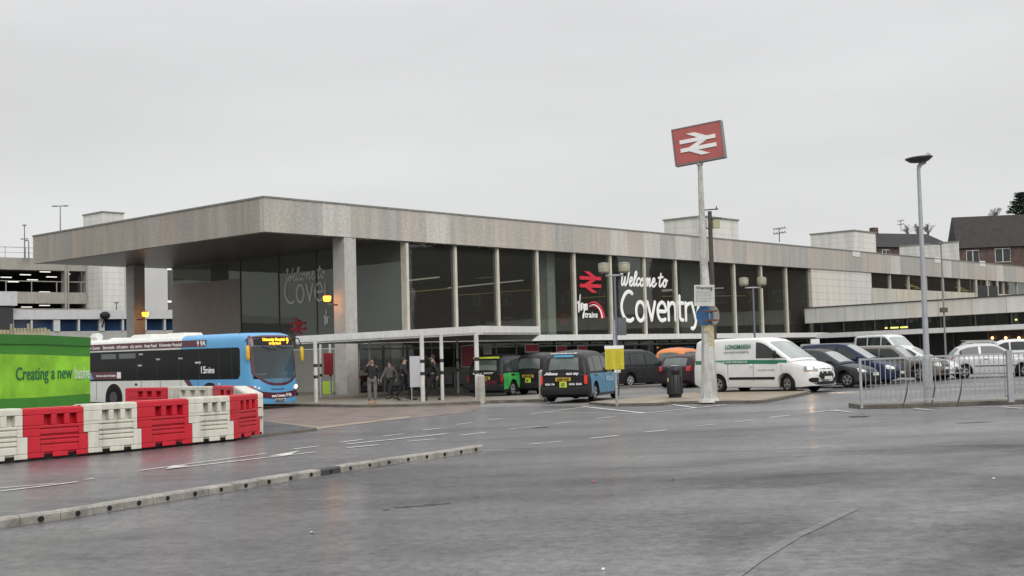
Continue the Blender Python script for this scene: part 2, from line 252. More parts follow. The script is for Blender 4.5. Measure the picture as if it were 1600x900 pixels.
# ------------------------------------------------------------------ mesh builder
class MB:
    def __init__(s): s.v = []; s.f = []
    def add(s, vs, fs):
        k = len(s.v); s.v += [tuple(v) for v in vs]; s.f += [tuple(i+k for i in f) for f in fs]; return s
    def box(s, x0, x1, y0, y1, z0, z1):
        if x0 > x1: x0, x1 = x1, x0
        if y0 > y1: y0, y1 = y1, y0
        if z0 > z1: z0, z1 = z1, z0
        return s.add([(x0,y0,z0),(x1,y0,z0),(x1,y1,z0),(x0,y1,z0),(x0,y0,z1),(x1,y0,z1),(x1,y1,z1),(x0,y1,z1)],
                     [(0,3,2,1),(4,5,6,7),(0,1,5,4),(1,2,6,5),(2,3,7,6),(3,0,4,7)])
    def prism(s, pts, z0, z1):      # pts (x,y) ccw; z0,z1 numbers or functions of (x,y)
        n = len(pts); A = sum(pts[i][0]*pts[(i+1)%n][1]-pts[(i+1)%n][0]*pts[i][1] for i in range(n))
        if A < 0: pts = pts[::-1]
        a = z0 if callable(z0) else (lambda x, y: z0); b = z1 if callable(z1) else (lambda x, y: z1)
        return s.add([(p[0], p[1], a(p[0], p[1])) for p in pts]+[(p[0], p[1], b(p[0], p[1])) for p in pts],
                     [tuple(range(n))[::-1], tuple(range(n, 2*n))]+[(i, (i+1)%n, n+(i+1)%n, n+i) for i in range(n)])
    def ext(s, pts, y0, y1):        # outline in x,z extruded along y
        n = len(pts); A = sum(pts[i][0]*pts[(i+1)%n][1]-pts[(i+1)%n][0]*pts[i][1] for i in range(n))
        if A < 0: pts = pts[::-1]
        return s.add([(p[0], y0, p[1]) for p in pts]+[(p[0], y1, p[1]) for p in pts],
                     [tuple(range(n)), tuple(range(n, 2*n))[::-1]]+[((i+1)%n, i, n+i, n+(i+1)%n) for i in range(n)])
    def tube(s, path, r, n=8, flat=None, cap=True):   # r number or list; flat=(axis vector, factor) squashes the section
        path = [Vector(p) for p in path]; m = len(path); rs = r if isinstance(r, (list, tuple)) else [r]*m
        k = len(s.v); ref = Vector((0, 0, 1))
        for i, p in enumerate(path):
            d = (path[min(i+1, m-1)]-path[max(i-1, 0)])
            d = d.normalized() if d.length > 1e-9 else Vector((0, 0, 1))
            if flat: a = flat[0].normalized(); bb = d.cross(a).normalized(); ra, rb = rs[i]*flat[1], rs[i]
            else:
                rr = ref if abs(d.dot(ref)) < .95 else Vector((0, 1, 0))
                a = d.cross(rr).normalized(); bb = d.cross(a).normalized(); ra = rb = rs[i]
            for j in range(n):
                t = 2*math.pi*j/n; s.v.append(tuple(p+a*math.cos(t)*ra+bb*math.sin(t)*rb))
        for i in range(m-1):
            for j in range(n):
                a0 = k+i*n+j; a1 = k+i*n+(j+1)%n; s.f.append((a0, a1, a1+n, a0+n))
        if cap: s.f.append(tuple(k+j for j in range(n))[::-1]); s.f.append(tuple(k+(m-1)*n+j for j in range(n)))
        return s
    def cyl(s, c, r, z0, z1, n=16, r2=None): return s.tube([(c[0], c[1], z0), (c[0], c[1], z1)], [r, r if r2 is None else r2], n)
    def grid(s, rows):              # rows of points, all the same length
        k = len(s.v); m = len(rows[0])
        for r in rows: s.v += [tuple(p) for p in r]
        for i in range(len(rows)-1):
            for j in range(m-1): s.f.append((k+i*m+j, k+i*m+j+1, k+(i+1)*m+j+1, k+(i+1)*m+j))
        return s
    def ball(s, c, r, n=10, m=7):   # r scalar or triple
        rx, ry, rz = (r, r, r) if not isinstance(r, tuple) else r
        rows = [[(c[0]+rx*math.sin(math.pi*i/m)*math.cos(2*math.pi*j/n), c[1]+ry*math.sin(math.pi*i/m)*math.sin(2*math.pi*j/n), c[2]-rz*math.cos(math.pi*i/m)) for j in range(n+1)] for i in range(m+1)]
        return s.grid(rows)
    def build(s, name, m, parent=None, smooth=False, bevel=0, auto=40, fix=True):
        me = bpy.data.meshes.new(name); me.from_pydata(s.v, [], s.f); me.materials.append(m)
        if fix or smooth:
            bm = bmesh.new(); bm.from_mesh(me); bmesh.ops.remove_doubles(bm, verts=bm.verts, dist=1e-5)
            if fix: bmesh.ops.recalc_face_normals(bm, faces=bm.faces)
            bm.to_mesh(me); bm.free()
        o = bpy.data.objects.new(name, me); COL.objects.link(o)
        if parent: o.parent = parent
        if smooth:
            for p in me.polygons: p.use_smooth = True
            me.set_sharp_from_angle(angle=math.radians(auto))
        if bevel:
            b = o.modifiers.new('bevel', 'BEVEL'); b.width = bevel; b.segments = 2; b.limit_method = 'ANGLE'; b.angle_limit = math.radians(35)
        return o

def thing(name, label, cat, loc=(0, 0, 0), rz=0, group=None):
    o = bpy.data.objects.new(name, None); COL.objects.link(o); o.location = loc; o.rotation_euler = (0, 0, rz)
    o.empty_display_size = .3; o['label'] = label; o['category'] = cat
    if group: o['group'] = group
    return o
def tag(o, label, cat, group=None):
    o['label'] = label; o['category'] = cat
    if group: o['group'] = group
    return o
def struct(o): o['kind'] = 'structure'; return o
def copy_tree(o, parent=None):
    c = o.copy(); COL.objects.link(c)
    c.parent = parent
    for ch in [x for x in o.children]: copy_tree(ch, c)
    return c
def text(name, s, size, m, parent=None, loc=(0, 0, 0), rot=(math.pi/2, 0, 0), width=None, bold=0, shear=0, align='LEFT', spacing=1, ext=.004):
    cu = bpy.data.curves.new(name, 'FONT'); cu.body = s; cu.size = size; cu.extrude = ext; cu.offset = bold; cu.shear = shear; cu.align_x = align
    cu.space_character = spacing; cu.resolution_u = 3
    t = bpy.data.objects.new(name, cu); COL.objects.link(t); bpy.context.view_layer.update()
    me = bpy.data.meshes.new_from_object(t.evaluated_get(bpy.context.evaluated_depsgraph_get())); bpy.data.objects.remove(t)
    o = bpy.data.objects.new(name, me); COL.objects.link(o); me.materials.clear(); me.materials.append(m)
    xs = [v.co.x for v in me.vertices]
    if width and xs:
        k = width/(max(xs)-min(xs))
        for v in me.vertices: v.co.x *= k
    o.parent = parent; o.location = loc; o.rotation_euler = rot; return o
def catmull(P, n=6):
    P = [Vector(p) for p in P]
    if len(P) < 3: return P
    out = []
    Q = [P[0]*2-P[1]]+P+[P[-1]*2-P[-2]]
    for i in range(1, len(Q)-2):
        a, b, c, d = Q[i-1:i+3]
        for k in range(n):
            t = k/n; out.append(.5*((2*b)+(c-a)*t+(2*a-5*b+4*c-d)*t*t+(3*b-a-3*c+d)*t**3))
    out.append(Q[-2]); return out

# ================================================================== GROUND, ROADS, MARKINGS, KERBS
def sheet(name, pts, h, m, px=True, kind='structure', parent=None, skirt=None):
    """a flush sheet h above the sloping forecourt; skirt = depth of its edge when it is a raised slab"""
    P = [gp(*p) if px else Vector((p[0], p[1], 0)) for p in pts]; mb = MB()
    XY = [(p.x, p.y) for p in P]
    if skirt: mb.prism(XY, lambda x, y: G(x, y)+h-skirt, lambda x, y: G(x, y)+h)
    else:
        A = sum(XY[i][0]*XY[(i+1)%len(XY)][1]-XY[(i+1)%len(XY)][0]*XY[i][1] for i in range(len(XY)))
        if A < 0: XY = XY[::-1]
        mb.add([(x, y, G(x, y)+h) for x, y in XY], [tuple(range(len(XY)))])
    o = mb.build(name, m, parent, fix=False)
    if kind: o['kind'] = kind
    return o
gm = MB()
rows = []
for y in (-300, -60, 0, 60, 150, 400, 1500):
    rows.append([(x, y, G(max(-150, min(150, x)), y if y < 400 else 400)) for x in (-1500, -150, -50, 50, 150, 1500)])
gm.grid(rows); g = gm.build('ground', M_park); g['kind'] = 'structure'
# the two-way road between the kerbs and the nearer open apron
sheet('road', [(-700, 1500), (-700, 640), (300, 640), (620, 640), (850, 634), (1040, 634), (1190, 632), (1270, 613), (1340, 600), (2100, 575), (2600, 620), (2600, 700), (762, 701), (400, 765), (0, 832), (-60, 900), (-500, 1500)], .004, M_road)
sheet('apron', [(762, 704), (900, 699), (1150, 697), (1600, 695), (2500, 690), (3500, 2200), (0, 2600), (-1500, 2600), (-500, 1500), (-60, 900), (0, 832), (400, 765)], .008, M_apron)
sheet('brick_forecourt', [(300, 648), (410, 659), (497, 670), (560, 663), (620, 656), (720, 646), (745, 640), (752, 630), (640, 631), (300, 631)], .008, M_brickp)
for i, P in enumerate([[(410, 657), (500, 667.5), (497, 671), (409, 660.5)], [(500, 667.5), (560, 660), (640, 650.5), (642, 653), (562, 663), (497, 671)]]):
    sheet('paving_edge', P, .012, M_tan)
# tarmac infill strip under the barriers and round the site hoarding, with its low dark kerb
sheet('verge_pavement', [(-400, 800), (0, 722.5), (200, 703), (405, 682), (494, 671.5), (410, 660), (370, 645), (150, 640), (-400, 640)], .05, M_dark, skirt=.3)
kl = [(-300, 779), (-100, 741), (0, 724.5), (100, 715), (200, 705), (300, 694.5), (405, 683.5), (460, 677.5), (496, 673)]
mb = MB()
kp = [gp(*p) for p in kl]
for a, b in zip(kp[:-1], kp[1:]):
    d = (b-a).normalized(); n = Vector((-d.y, d.x, 0))*.12; b2 = b-d*.012
    mb.prism([(a.x, a.y), (b2.x, b2.y), (b2.x+n.x, b2.y+n.y), (a.x+n.x, a.y+n.y)], lambda x, y: G(x, y)-.1, lambda x, y: G(x, y)+.062)
struct(mb.build('verge_kerb', M_kerbd))

# drainage kerb in the foreground: unit blocks, each with a round inlet
kpx = [(-260, 893), (-60, 838), (0, 826), (98, 812.5), (241, 788), (403, 761), (568, 733), (710, 712), (762, 703.5)]
KP = [gp(*p) for p in kpx]; KP = catmull(KP, 8)
Ls = [0]
for a, b in zip(KP[:-1], KP[1:]): Ls.append(Ls[-1]+(b-a).length)
def kat(s):
    for i in range(len(Ls)-1):
        if s <= Ls[i+1] or i == len(Ls)-2:
            t = (s-Ls[i])/(Ls[i+1]-Ls[i]); return KP[i].lerp(KP[i+1], t), (KP[i+1]-KP[i]).normalized()
kerb = MB(); holes = MB(); cover = MB(); L_ = Ls[-1]; unit = .5; s0 = 0; k = 0
grk = random.Random(3)
while s0 < L_-.2:
    a, da = kat(s0+.004); b, db = kat(min(s0+unit-.004, L_)); na = Vector((-da.y, da.x, 0)); nb_ = Vector((-db.y, db.x, 0))
    hh = .105+grk.uniform(-.004, .004); w = .16; j = grk.uniform(-.003, .003)
    tgt = cover if k in (17,) else kerb
    # a block with a chamfered road-side arris
    vs = []
    for P, n in ((a, na), (b, nb_)):
        z = G(P.x, P.y)
        for off, zz in ((-.0+j, -.06), (0+j, hh-.022), (.022+j, hh), (w, hh), (w, -.06)):
            q = P+n*off; vs.append((q.x, q.y, z+zz))
    tgt.add(vs, [(0, 1, 6, 5), (1, 2, 7, 6), (2, 3, 8, 7), (3, 4, 9, 8), (0, 4, 3, 2, 1), (5, 6, 7, 8, 9)])
    c, dc = kat(s0+unit/2); n = Vector((-dc.y, dc.x, 0)); z = G(c.x, c.y)+.048
    ring = [(c.x-n.x*.006+dc.x*.036*math.cos(t), c.y-n.y*.006+dc.y*.036*math.cos(t), z+.030*math.sin(t)) for t in [2*math.pi*i/14 for i in range(14)]]
    ring2 = [(p[0]+n.x*.05, p[1]+n.y*.05, p[2]) for p in ring]
    holes.add(ring+ring2, [tuple(range(14))]+[(i, (i+1)%14, 14+(i+1)%14, 14+i) for i in range(14)])
    s0 += unit; k += 1
kt = tag(kerb.build('drainage_kerb', M_kerb), 'long pale concrete kerb with round drain holes running along the near edge of the road', 'kerb')
holes.build('drain_hole', M_hole, kt)
cover.build('inlet_cover', mat('iron', (.05, .05, .05), .6), kt)

# worn channel line behind the drainage kerb
mb = MB(); N_ = 60
rows = []
for off in (.17, .21):
    rows.append([])
    for i in range(N_+1):
        c, dc = kat(L_*i/N_); n = Vector((-dc.y, dc.x, 0)); q = c+n*off; rows[-1].append((q.x, q.y, G(q.x, q.y)+.0085))
mb.grid(rows); struct(mb.build('channel_line', M_worn))

marks = MB(); worn = MB()
def stroke(a, b, wpx=None, w=.1, t=marks, h=.012):
    A_, B_ = gp(*a), gp(*b); d = (B_-A_); d.z = 0; d.normalize(); n = Vector((-d.y, d.x, 0))*(w/2)
    # break a line into short runs with slightly wandering edges
    m = max(1, int((B_-A_).length/.6)); rnd = random.Random(int(a[0]*7+b[1]*3))
    r1, r2 = [], []
    for i in range(m+1):
        p = A_.lerp(B_, i/m); k1, k2 = rnd.uniform(.85, 1.05), rnd.uniform(.85, 1.05)
        x, y = p.x+n.x*k1, p.y+n.y*k1; r1.append((x, y, G(x, y)+h)); x, y = p.x-n.x*k2, p.y-n.y*k2; r2.append((x, y, G(x, y)+h))
    t.grid([r2, r1])
for a, b in [((458,702.5),(500,697.5)),((531,692),(566,687.5)),((599,682),(631,678.5)),((636,690.5),(680,686.5)),((661,673),(689,669.5)),
             ((714,664),(738,660.8)),((720,680.8),(759,676.3)),((761,657),(787,654)),((797,670.8),(845,667)),((867,662.5),(898,659.5)),((931,654.8),(960,651.8)),
             ((922,686),(967,681)),((1007,676),(1043,672.6)),((1087,666.6),(1116,664)),((1148,660),(1177,657.6)),((1202,653.2),(1235,649.3)),((1265,645.5),(1308,641)),((131,750.2),(147,748.6)),
             ((827,695),(850,693)),((856,692.3),(877,690.5))]:
    stroke(a, b, w=.12)
for a, b, w in [((542,695),(700,678.5),.14),((542,700.8),(593,696),.12),((0,769),(122,754),.1),((-60,769),(88,756.5),.07),((218,736.5),(417,709.5),.08),((258,734.2),(493,707.3),.1),
                ((910,635.8),(1007,646.3),.16),((827,648),(912,637),.1),((850,645),(1005,647.2),.07),((1009,646.4),(1132,633.4),.1),((1052,632.8),(1087,638),.14),((1100,636.5),(1133,633),.1),
                ((1300,641.5),(1330,645),.12),((1427,639),(1460,642),.13),((1565,636.6),(1597,639),.13),((1285,643),(1600,634.5),.06)]:
    stroke(a, b, w=w, h=.016)
sheet('arrow_head', [(420, 713.5), (470, 704.5), (452, 712)], .014, M_line)
sheet('arrow_head', [(258, 734.5), (272, 728.5), (296, 729.5)], .0195, M_line)
struct(marks.build('road_markings', M_line, fix=False))
seam = MB()
for a, b, w in [((1140, 906), (1180, 878), .13), ((1180, 878), (1240, 842), .12), ((1240, 842), (1335, 797), .10)]: stroke(a, b, w=w, t=seam)
struct(seam.build('tarmac_seam', asphalt('asphalt_seam', (.088, .085, .085), .28, .5), fix=False))
for a, b in [((1235,612),(1345,594)),((1345,612),(1440,585)),((1430,603),(1505,596)),((600,641),(760,631))]: stroke(a, b, w=.08, t=worn)
struct(worn.build('faint_markings', M_worn, fix=False))
# white studs set in the brick forecourt
mb = MB()
rs = random.Random(11)
for r_ in range(4):
    for i in range(13):
        x, y = 470+i*21+r_*7, 640+r_*4.6-(i*.35)
        p = gp(x+rs.uniform(-2, 2), y+rs.uniform(-.6, .6)); z = G(p.x, p.y)+.013; w = rs.uniform(.03, .07)
        mb.add([(p.x-w, p.y-w, z), (p.x+w, p.y-w, z), (p.x+w, p.y+w, z), (p.x-w, p.y+w, z)], [(0, 1, 2, 3)])
s_ = mb.build('fallen_leaves', mat('pale_leaf', (.33, .27, .16), .7), fix=False); s_['kind'] = 'stuff'
# wet dark streaks, covers and litter on the ground
M_wet = mat('wet_patch', (.030, .028, .026), .22, var=.3, scale=6)
def blot(name, px, py, w, d, m, h, seed, kind='structure'):
    c = gp(px, py); r = random.Random(seed); P = []
    for i in range(18):
        t = 2*math.pi*i/18; q = r.uniform(.55, 1.1); P.append((c.x+w*math.cos(t)*q, c.y+d*math.sin(t)*q))
    return sheet(name, P, h, m, px=False, kind=kind)
blot('damp_patch', 682, 788.5, .17, .10, M_wet, .012, 1); blot('damp_patch', 655, 791.5, .20, .06, M_wet, .0125, 2); blot('damp_patch', 628, 794, .12, .06, M_wet, .012, 4)
blot('damp_patch', 603, 798, .05, .06, M_wet, .012, 5)
blot('damp_patch', 1520, 660.6, .45, .13, M_wet, .012, 3); blot('damp_patch', 845, 668.3, .28, .18, M_wet, .015, 8)
c = gp(1343, 651.8); tag(MB().prism([(c.x-.18, c.y-.12), (c.x+.18, c.y-.12), (c.x+.18, c.y+.25), (c.x-.18, c.y+.25)], lambda x, y: G(x, y)-.02, lambda x, y: G(x, y)+.014).build('drain_cover', M_trim), 'small dark drain cover in the road below the railing end', 'drain cover')
M_paper = mat('paper_white', (.7, .7, .68), .7); M_redp = mat('wrapper_red', (.5, .05, .03), .5)
def litter(px, py, w, m, lab, seed):
    c = gp(px, py); r = random.Random(seed); mb = MB(); z = G(c.x, c.y)+.010
    P = [(c.x+w*math.cos(t)*r.uniform(.5, 1.1), c.y+w*math.sin(t)*r.uniform(.5, 1.1), z+r.uniform(0, .018)) for t in [i*math.pi/3 for i in range(6)]]
    mb.add([(c.x, c.y, z+.02)]+P, [(0, i+1, (i+1)%6+1) for i in range(6)])
    tag(mb.build('litter', m, fix=False), lab, 'litter')
litter(487, 834.5, .035, M_paper, 'crumpled white paper scrap on the open tarmac below the kerb, largest white one', 1)
litter(927, 754.5, .045, M_redp, 'dark red wrapper on the middle of the open tarmac', 2)
litter(1051, 751, .035, M_redp, 'small red wrapper on the tarmac, the one further from the kerb', 3)
litter(148, 803, .02, M_paper, 'tiny white scrap lying against the drainage kerb', 4)
litter(942, 893, .018, M_paper, 'tiny white scrap at the bottom edge of the tarmac', 5)
litter(1553, 750, .022, M_paper, 'white scrap on the tarmac far below the railing', 6)

# traffic islands
sheet('bin_island', [(922,631.5),(962,634.3),(1030,633),(1046,631),(1090,630.5),(1186,629.5),(1203,626.5),(1262,615),(1255,612.5),(1180,611),(1100,615),(1030,621),(960,628)], .08, M_tan, skirt=.3)
kp = [gp(*p) for p in [(925,632.2),(962,635.2),(1032,634),(1047,632),(1090,631.5),(1187,630.5),(1205,627.3),(1262,616)]]
mb = MB()
for a, b in zip(kp[:-1], kp[1:]):
    d = (b-a).normalized(); n = Vector((d.y, -d.x, 0))*.11; a2 = a+d*.01
    mb.prism([(a2.x, a2.y), (b.x, b.y), (b.x+n.x, b.y+n.y), (a2.x+n.x, a2.y+n.y)], lambda x, y: G(x, y)-.1, lambda x, y: G(x, y)+.09)
struct(mb.build('island_kerb', M_kerbd))
sheet('railing_island', [(1326,636.5),(1345,639.5),(1420,638),(1500,635),(1600,631.3),(1900,621),(1900,611),(1600,621.5),(1480,626),(1400,630),(1340,632.5)], .11, M_kerbd, skirt=.4)
sheet('island_top', [(1336,636),(1352,637.6),(1420,636),(1600,629.5),(1890,620),(1890,612),(1600,622),(1480,626.5),(1400,630.4),(1345,633)], .114, M_slab)
sheet('taxi_island', [(862,604),(965,607),(1100,603),(1180,598),(1180,596),(1040,600),(965,603.5),(870,601)], .1, M_slab, skirt=.3)
# station pavement with its kerb
PV = [(300,634.5),(460,634.5),(560,636),(640,635),(742,631),(768,629.5),(850,627.5),(868,622.5),(858,619),(800,622),(742,624.5),(725,618),(722,605),(300,605)]
sheet('station_pavement', PV, .1, mat('pavement_brown', (.20, .175, .14), .5, var=.3, scale=.8, fine=.25), skirt=.3)
kp = [gp(*p) for p in [(300,635.5),(460,635.5),(560,637),(640,636),(742,632),(768,630.5),(851,628.5),(870,623)]]
mb = MB()
for a, b in zip(kp[:-1], kp[1:]):
    d = (b-a).normalized(); n = Vector((d.y, -d.x, 0))*-.13; a2 = a+d*.01
    mb.prism([(a2.x, a2.y), (b.x, b.y), (b.x-n.x*.2, b.y-n.y*.2), (a2.x-n.x*.2, a2.y-n.y*.2)], lambda x, y: G(x, y)-.1, lambda x, y: G(x, y)+.104)
struct(mb.build('pavement_kerb', M_kerbd))

# ================================================================== STATION
station = thing('station_building', 'long low railway station with concrete roof band, tall dark glazing and large white welcome lettering', 'station', tuple(O), math.radians(90)-AF)
FU, RZ0, RZ1, RD = 118.0, 8.12, 9.80, 23.4
GU = 9.6      # plane of the side glazing
MB().box(0, FU, 0, .35, RZ0, RZ1).build('roof_fascia', M_conc, station)
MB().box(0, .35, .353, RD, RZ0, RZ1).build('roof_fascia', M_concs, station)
MB().box(.353, FU, .353, RD, RZ1-.25, RZ1-.05).build('roof_deck', M_cap, station)
mb = MB(); mb.box(-.04, FU, -.04, .45, RZ1+.003, RZ1+.09); mb.box(-.04, .45, .453, RD+.04, RZ1+.003, RZ1+.09); mb.build('roof_capping', M_cap, station)
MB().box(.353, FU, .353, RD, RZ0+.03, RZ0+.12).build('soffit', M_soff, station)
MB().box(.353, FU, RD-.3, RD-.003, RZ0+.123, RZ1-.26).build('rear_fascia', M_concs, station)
# hanging grime under the fascia edge
rg = random.Random(5); mb = MB(); u = 3.0
while u < 17:
    w = rg.uniform(.08, .3); mb.box(u, u+w+.01, .02, .06, RZ0-rg.uniform(.01, .1), RZ0-.002); u += w
mb.build('moss_fringe', mat('moss', (.03, .03, .02), .9), station)
for u0_, v0 in ((5.12, .02), (5.96, 21.78)):
    MB().box(u0_, u0_+.8, v0, v0+.95, -1, RZ0+.028).build('column', M_col, station, bevel=.02)
# mullions and panes of the front glazing
SP = 3.7
mul = [onv(px_, 462, .34)[0] for px_ in (632.5, 710.5, 776.5, 838.5, 896.5, 953, 1006, 1055, 1099, 1146.5, 1188.5, 1227.5, 1264.5)]
for u in mul[1:-1]: MB().box(u-.09, u+.09, .18, .50, 2.9, RZ0-.002).build('mullion', M_cream, station)
MB().box(mul[0]-.10, mul[0]+.08, .05, .50, 2.9, RZ0-.002).build('mullion', M_cream, station)
for a, b in zip(mul[:-1], mul[1:]): MB().box(a+.092, b-.092, .33, .345, 2.9, RZ0+.02).build('window_pane', M_glass, station)
# side glazing (plane u = GU)
v1, z1 = onu(376, 435, GU); v2, z2 = onu(270, 445, GU)
vm = [onu(x, 450, GU)[0] for x in (495, 436)]
edges = [.5, vm[0], vm[1], v1, v2]
MB().box(GU-.06, GU+.1, v1, v2, -.3, z1).build('solid_wall', mat('panel_grey', (.28, .26, .24), .8, var=.08, scale=2, fine=.08), station)
for a, b, z0 in ((.52, vm[0], 2.4), (vm[0], vm[1], 2.4), (vm[1], v1, 2.4), (v1, v2, z1+.003)):
    MB().box(GU, GU+.015, a+.03, b-.03, z0, RZ0+.02).build('side_pane', M_glass2, station)
for v in (vm[0], vm[1], v1):
    MB().box(GU-.05, GU+.05, v-.025, v+.025, 2.4, RZ0+.02).build('side_mullion', mat('mullion_dark', (.10, .105, .095), .5), station)
MB().box(GU-.05, GU+.1, .55, v1, -.3, 2.38).build('lower_wall', mat('wall_pale', (.38, .37, .34), .7, var=.1), station)
# concourse inside: floor slab, back wall, ceiling ribs, light strips, inner columns
MB().box(GU+.2, 53.9, 1.2, 17, 2.62, 2.86).build('gallery_floor', M_hall, station)
MB().box(GU+.2, 53.9, 16.5, 16.9, 2.87, RZ0).build('back_wall', M_hall, station)
MB().box(53.95, 54.15, .36, 17, 2.0, RZ0+.02).build('end_wall', M_hall, station)
for k in range(12):
    MB().box(GU+.3, 53.8, 2+k*1.25, 2.12+k*1.25, 7.5, 7.9).build('ceiling_beam', M_hallc, station)
M_tube = mat('tube_light', (.9, .88, .75), .5, emit=.38); M_tubey = mat('tube_yellow', (.75, .7, .25), .5, emit=.16)
for (xa, ya, xb, yb, v, m, rad) in [(566,446,686,433,5,M_tube,.05),(594,460,700,451,7,M_tubey,.04),(700,450,817,438,7,M_tube,.05),(705,462,828,453,9,M_tubey,.025),(745,435,778,432,5,M_tubey,.02),
                               (1080,452,1130,450,4,M_tube,.06),(1035,463,1190,462,6,M_tubey,.04),(1172,464,1250,461,6,M_tubey,.04),(905,466,945,463,6,M_tubey,.03),(1035,454,1052,453,5,M_tube,.1)]:
    (ua, za), (ub_, zb) = onv(xa, ya, v), onv(xb, yb, v)
    MB().tube([(ua, v, za), (ub_, v, zb)], rad, 6).build('light_strip', m, station)
for (px0, px1, v, m) in [(856, 868, 1.3, mat('pale_green', (.70, .76, .68), .6)), (838, 855, 1.4, mat('grey_green', (.30, .33, .30), .6)), (1064, 1098, 1.5, mat('slate_green', (.22, .25, .24), .6)), (1172, 1180, 3, M_hallc), (1200, 1203, 4, M_ink), (1243, 1246, 5, M_ink)]:
    a, b = onv(px0, 470, v)[0], onv(px1, 470, v)[0]
    MB().box(a, b, v, v+.4, 2.87, RZ0+.02).build('inner_column', m, station)
# pale furniture and red poster seen through the glazing
a, b = onv(1185, 470, 8)[0], onv(1262, 470, 8)[0]; MB().box(a, b, 8, 8.1, 3.6, 6.4).build('inner_screen', mat('screen_grey', (.30, .30, .28), .6), station)
a, b = onv(1137, 470, 8)[0], onv(1180, 470, 8)[0]; MB().box(a, b, 8.2, 8.3, 3.6, 6.2).build('inner_screen', MATS['screen_grey'], station)
a, za = onv(874, 490, 4); b, zb = onv(888, 508, 4); MB().box(a, b, 4, 4.1, zb, za).build('poster', mat('poster_red', (.28, .012, .02), .5), station)
a, za = onv(815, 497, 4); b, zb = onv(833, 511, 4); MB().box(a, b, 4, 4.1, zb, za).build('poster', mat('poster_teal', (.02, .09, .10), .5), station)
# canopy band B along the front, cladding, clerestory
MB().box(6.2, 54.2, -1.9, .30, 2.53, 2.88).build('canopy_band', M_white, station)
MB().box(54.2, 64.6, .1, .4, 2.5, RZ0-.002).build('white_cladding', M_whitec, station)
MB().box(64.603, FU, .12, .4, 2.5, 6.78).build('panel_wall', M_creamp, station)
u = 64.7; k = 0
while u < FU-4:
    MB().box(u, u+.12, .15, .42, 6.783, RZ0-.002).build('clerestory_mullion', M_cream, station)
    MB().box(u+.123, u+3.65, .28, .30, 6.783, RZ0-.002).build('clerestory_pane', M_glass, station)
    u += 3.75; k += 1
MB().box(64.7, FU, 9.5, 9.8, 6.0, RZ0).build('back_wall', M_hall, station)
for k in range(9):
    u = 66+k*3.9; MB().box(u, u+1.6, 3+(k%3)*1.3, 3.12+(k%3)*1.3, 7.5, 7.58).build('light_strip', mat('tube_amber', (.75, .55, .2), .5, emit=.6), station)
a = onv(1526, 460, .1)[0]; b = onv(1557, 460, .1)[0]
mb = MB(); mb.box(a, (a+b)/2-.1, -.05, .1, 5.9, 7.55); mb.box((a+b)/2+.1, b, -.05, .1, 5.9, 7.55); mb.build('doorway', mat('door_dark', (.02, .02, .022), .3), station)
for q in (a-.25, (a+b)/2, b+.1): MB().box(q-.09, q+.09, -.07, .11, 5.9, 8.1).build('door_frame', M_cream, station)
mb = MB()
for (x, y) in [(1338, 396), (1465, 406), (1535, 412)]:
    u_, z_ = onv(x, y, -.01); MB().box(u_-.7, u_+.7, -.03, -.003, z_-.28, z_+.28).build('fascia_patch', mat('patch_white', (.62, .62, .6), .6), station)
# ground floor shopfront under the band
u = 6.4
MB().box(6.2, 54, 1.4, 1.6, -.4, 2.5).build('shop_wall', mat('shop_dark', (.030, .028, .026), .7), station)
rsf = random.Random(21); k = 0
M_frg = mat('frame_pale', (.24, .26, .235), .5)
while u < 53:
    MB().box(u-.05, u+.05, .5, .62, -.4, 2.5).build('shop_mullion', M_frg if k < 8 else M_trim, station)
    MB().box(u+.053, u+1.72, .55, .565, -.2, 2.45).build('shop_pane', M_shop, station)
    u += 1.78; k += 1
MB().box(6.4, 53.9, .48, .64, 2.2, 2.3).build('shop_transom', M_frg, station)
MB().box(6.2, 20, .40, .46, .85, 1.15).build('manifest_band', mat('band_grey', (.17, .17, .155), .6), station)
for (px0, py0, px1, py1, m) in [(722, 541, 741, 572, 'poster_red'), (822, 539, 842, 549, 'poster_red'), (871, 541, 886, 550, 'poster_red'), (904, 541, 918, 550, 'poster_red'), (757, 541, 768, 552, 'screen_grey')]:
    (a, za), (b, zb) = onv(px0, py0, -.2), onv(px1, py1, -.2)
    q = MB().box(a-.05, b+.05, -.16, -.12, zb-.05, za+.05).build('poster_frame', M_wp, station); MB().box(a, b, -.19, -.163, zb, za).build('poster', MATS[m], q)
# dark inner lights glimpsed below
for (x, y, m) in [(701.5, 547.5, 1)]: pass

# lettering strokes
def strokes(name, glyphs, org, sx, sz, r, m, parent, side=False, y0=.30, flatk=.22):
    """glyph polylines in (x,z) drawn as flattened round bars fixed to the glass"""
    mb = MB(); k = 0
    for g_ in glyphs:
        P = catmull([(p[0], 0, p[1]) for p in g_[0]], 5) if g_[1] else [Vector((p[0], 0, p[1])) for p in g_[0]]
        Q = []
        for p in P:
            a, z = p.x*sx, p.z*sz
            Q.append(Vector((y0, org[0]-a, org[1]+z)) if side else Vector((org[0]+a, y0, org[1]+z)))
        rr = [r]*len(Q)
        # rounded tips
        d0 = (Q[0]-Q[1]).normalized(); d1 = (Q[-1]-Q[-2]).normalized()
        Q = [Q[0]+d0*r*.9, Q[0]+d0*r*.6]+Q+[Q[-1]+d1*r*.6, Q[-1]+d1*r*.9]; rr = [r*.35, r*.75]+rr+[r*.75, r*.35]
        mb.tube(Q, rr, 10, flat=(Vector((1, 0, 0)) if side else Vector((0, 1, 0)), flatk))
    return mb.build(name, m, parent, smooth=True, auto=60, fix=True)
